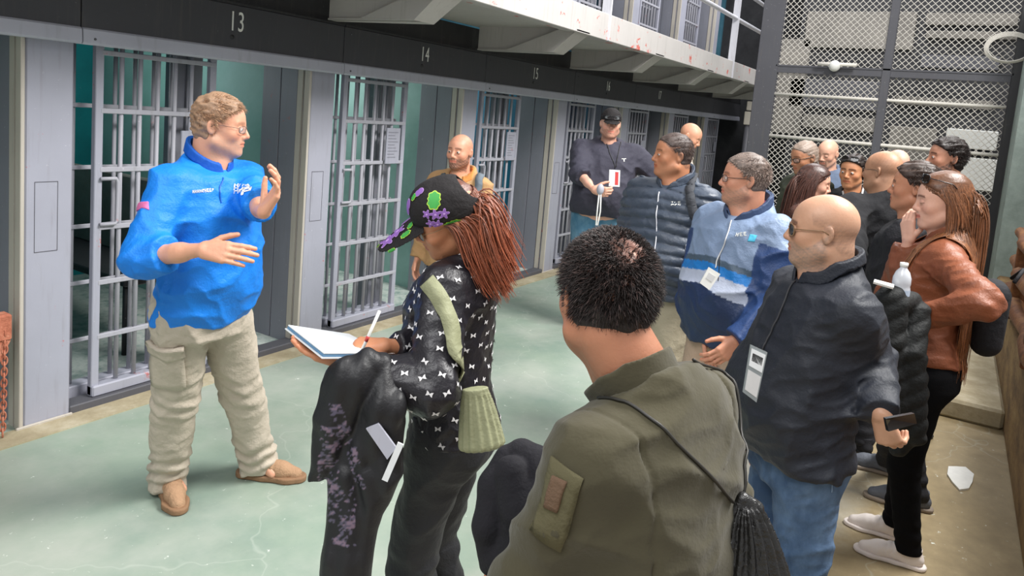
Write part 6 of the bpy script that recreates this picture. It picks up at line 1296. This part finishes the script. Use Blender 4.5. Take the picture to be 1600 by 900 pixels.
# ---------- 13 shaven headed man, back to camera
bk = Person('shaven headed man in black jacket seen from behind, talking to the young man', 1386, 236, 4.25, 40, 62, g=1.15, skin='#bb8c6e', neck=1.25, head=dict(jowl=0.006, fuzz=('#6d4c3c', 0.3, 0.1)))
bk.set_arm(0, wrist=W(1340, 440, 3.7), hint=dirl(bk, -1, -0.4, 0.3)); bk.build_body(0.0035); bk.glasses('frame_metal', r=0.0013, h=0.014); bk.top('jacket', cloth_mat('black_knit', '#1a1a1d', 0.9, 0.4), t=0.032, res=0.009, fold=0.009, collar='stand', arm_r=(0.084, 0.074, 0.06), hem=0.84, collar_h=0.02); bk.trousers(BLACK, res=0.014); bk.shoes(BLACK, 'black', 'shoe', 0.012)
bandpx(bk, [(1398, 300), (1410, 320), (1416, 350), (1418, 380)], 0.05, cloth_mat('grey_bag_strap', '#4c4a47'), 'bag_strap', 0.006)
# ---------- 14 young man
yo = Person('young man with sunglasses on dark hair and a pale lanyard, facing the camera', 1336, 243, 5.25, 168, 158, g=0.95, skin='#c58b66', pitch=4, head=dict(brow=1.1, lip=(0.85, 0.55, 0.52)), h=1.75)
yo.set_arm(0, wrist=W(1352, 345, 4.95), hint=dirl(yo, 1, -1, 0), hand=dict(d=dirl(yo, -0.6, 0.6, 0), res=0.005)); yo.build_body(0.004); yo.eyes(0.7); yo.top('black_top', BLACK, t=0.022, res=0.010, fold=0.009, collar='stand', open_v=0.05); yo.trousers(BLACK, res=0.014); yo.shoes(BLACK, 'black', 'shoe', 0.012)
yo.hair_short(hair_mat('black_short_hair', '#2a201c'), 0.0045, 4500, 0.024, t=0.012, mess=0.005, direction=(0, 0.2, 0.6), rad=0.0013); yo.glasses('phone', 'sunlens', up=0.075, r=0.002, tilt=0.3)
cordpx(yo, [(1317, 300), (1320, 315), (1325, 330), (1330, 350)], 0.007, 'lanyard', 'lanyard', off=0.006); cordpx(yo, [(1350, 292), (1345, 310), (1337, 330), (1331, 350)], 0.007, 'lanyard', 'lanyard', off=0.006)
# ---------- 15 bald man with goatee
go = Person('bald man with goatee in slate blue shirt looking down, against the fence', 1294, 219, 6.5, 160, 152, g=1.0, skin='#d6a68e', pitch=16, head=dict(closed=1, goatee=('#4a3a34', 0.85), brow=0.6))
go.build_body(0.0045); go.top('shirt', cloth_mat('slate_shirt', '#59667c', 0.8), t=0.024, res=0.011, fold=0.010, collar='polo', open_v=0.1); go.trousers(BLACK, res=0.014); go.shoes(BLACK, 'black', 'shoe', 0.012)
# ---------- 16 man with glasses in olive
gl = Person('man with cropped grey hair and dark glasses looking down, leftmost by the fence', 1256, 221, 5.55, 128, 126, g=1.0, skin='#bd8666', pitch=16, head=dict(fuzz=('#6f6058', 0.8, 0.0), brow=0.7, beard=('#6d564a', 0.4)))
gl.build_body(0.0042); gl.glasses('frame_dark', r=0.0026, h=0.015); gl.top('olive_top', cloth_mat('dark_olive_shirt', '#3d4234', 0.85), t=0.024, res=0.010, fold=0.010, collar='polo'); gl.trousers(BLACK, res=0.014); gl.shoes(BLACK, 'black', 'shoe', 0.012)
gl.hair_short(hair_mat('grey_cropped_hair', '#8b7a6e'), 0.0045, 2000, 0.007, grey=0.4, greycol=2, t=0.005)
# ---------- 17 girl
gi = Person('young woman with long brown hair and a cream strap, in profile facing right', 1277, 259, 4.75, -82, -88, g=0.95, female=True, skin='#dda890', pitch=8, head=dict(jaw=0.95, nose=0.98, brow=0.8, closed=1))
gi.build_body(0.004); gi.top('dark_top', BLACK, t=0.022, res=0.009, fold=0.008, collar='round'); gi.trousers(BLACK, res=0.014); gi.shoes(BLACK, 'black', 'shoe', 0.012)
gi.hair = long_hair(gi, hair_mat('brown_straight_hair', '#4a2e26', 0.4), 1300, 0.40, 14, 6, rad=0.0034, tint=(1.2, 1.1, 1.0), hl=HLF, stiff=0.5, grav=0.45, wind=tuple(dirl(gi, -0.12, 0, 0)), jitter=0.1, base_dir=lambda p, nn: np.stack([np.sign(p[:, 0])*0.6, -0.9+0*p[:, 0], 0.1+0*p[:, 0]], 1))
bandpx(gi, [(1238, 310), (1228, 322), (1222, 340), (1220, 360)], 0.035, cloth_mat('cream_strap', '#d9d0bb'), 'bag_strap', 0.006)
# ---------- 18 man hidden behind the shaven head
pk = Person('pale bald man mostly hidden behind the shaven headed man in black', 1405, 234, 6.0, 60, 40, g=1.0, skin='#dfae9a')
pk.build_body(0.0045); pk.top('shirt', cloth_mat('grey_shirt', '#5a5a60', 0.8), t=0.022, res=0.012, fold=0.008); pk.trousers(BLACK, res=0.014); pk.shoes(BLACK, 'black', 'shoe', 0.012)
GROUPS = {'cell_pillar': 'steel pillars between the cells', 'cell_grille': 'fixed bar grilles of the cells', 'sliding_cell_gate': 'barred sliding gates of the cells', 'fascia_panel': 'numbered steel lintels over the cells', 'gallery_bracket': 'brackets under the upper walkway', 'wall_board': 'boards behind the fence', 'shelf_board': 'shelf boards behind the fence', 'cupboard': 'white cupboards behind the fence', 'person': 'tour visitors and guide in the corridor'}
for o in bpy.data.objects:
    if o.parent is None and o.name.split('.')[0] in GROUPS: o['group'] = GROUPS[o.name.split('.')[0]]
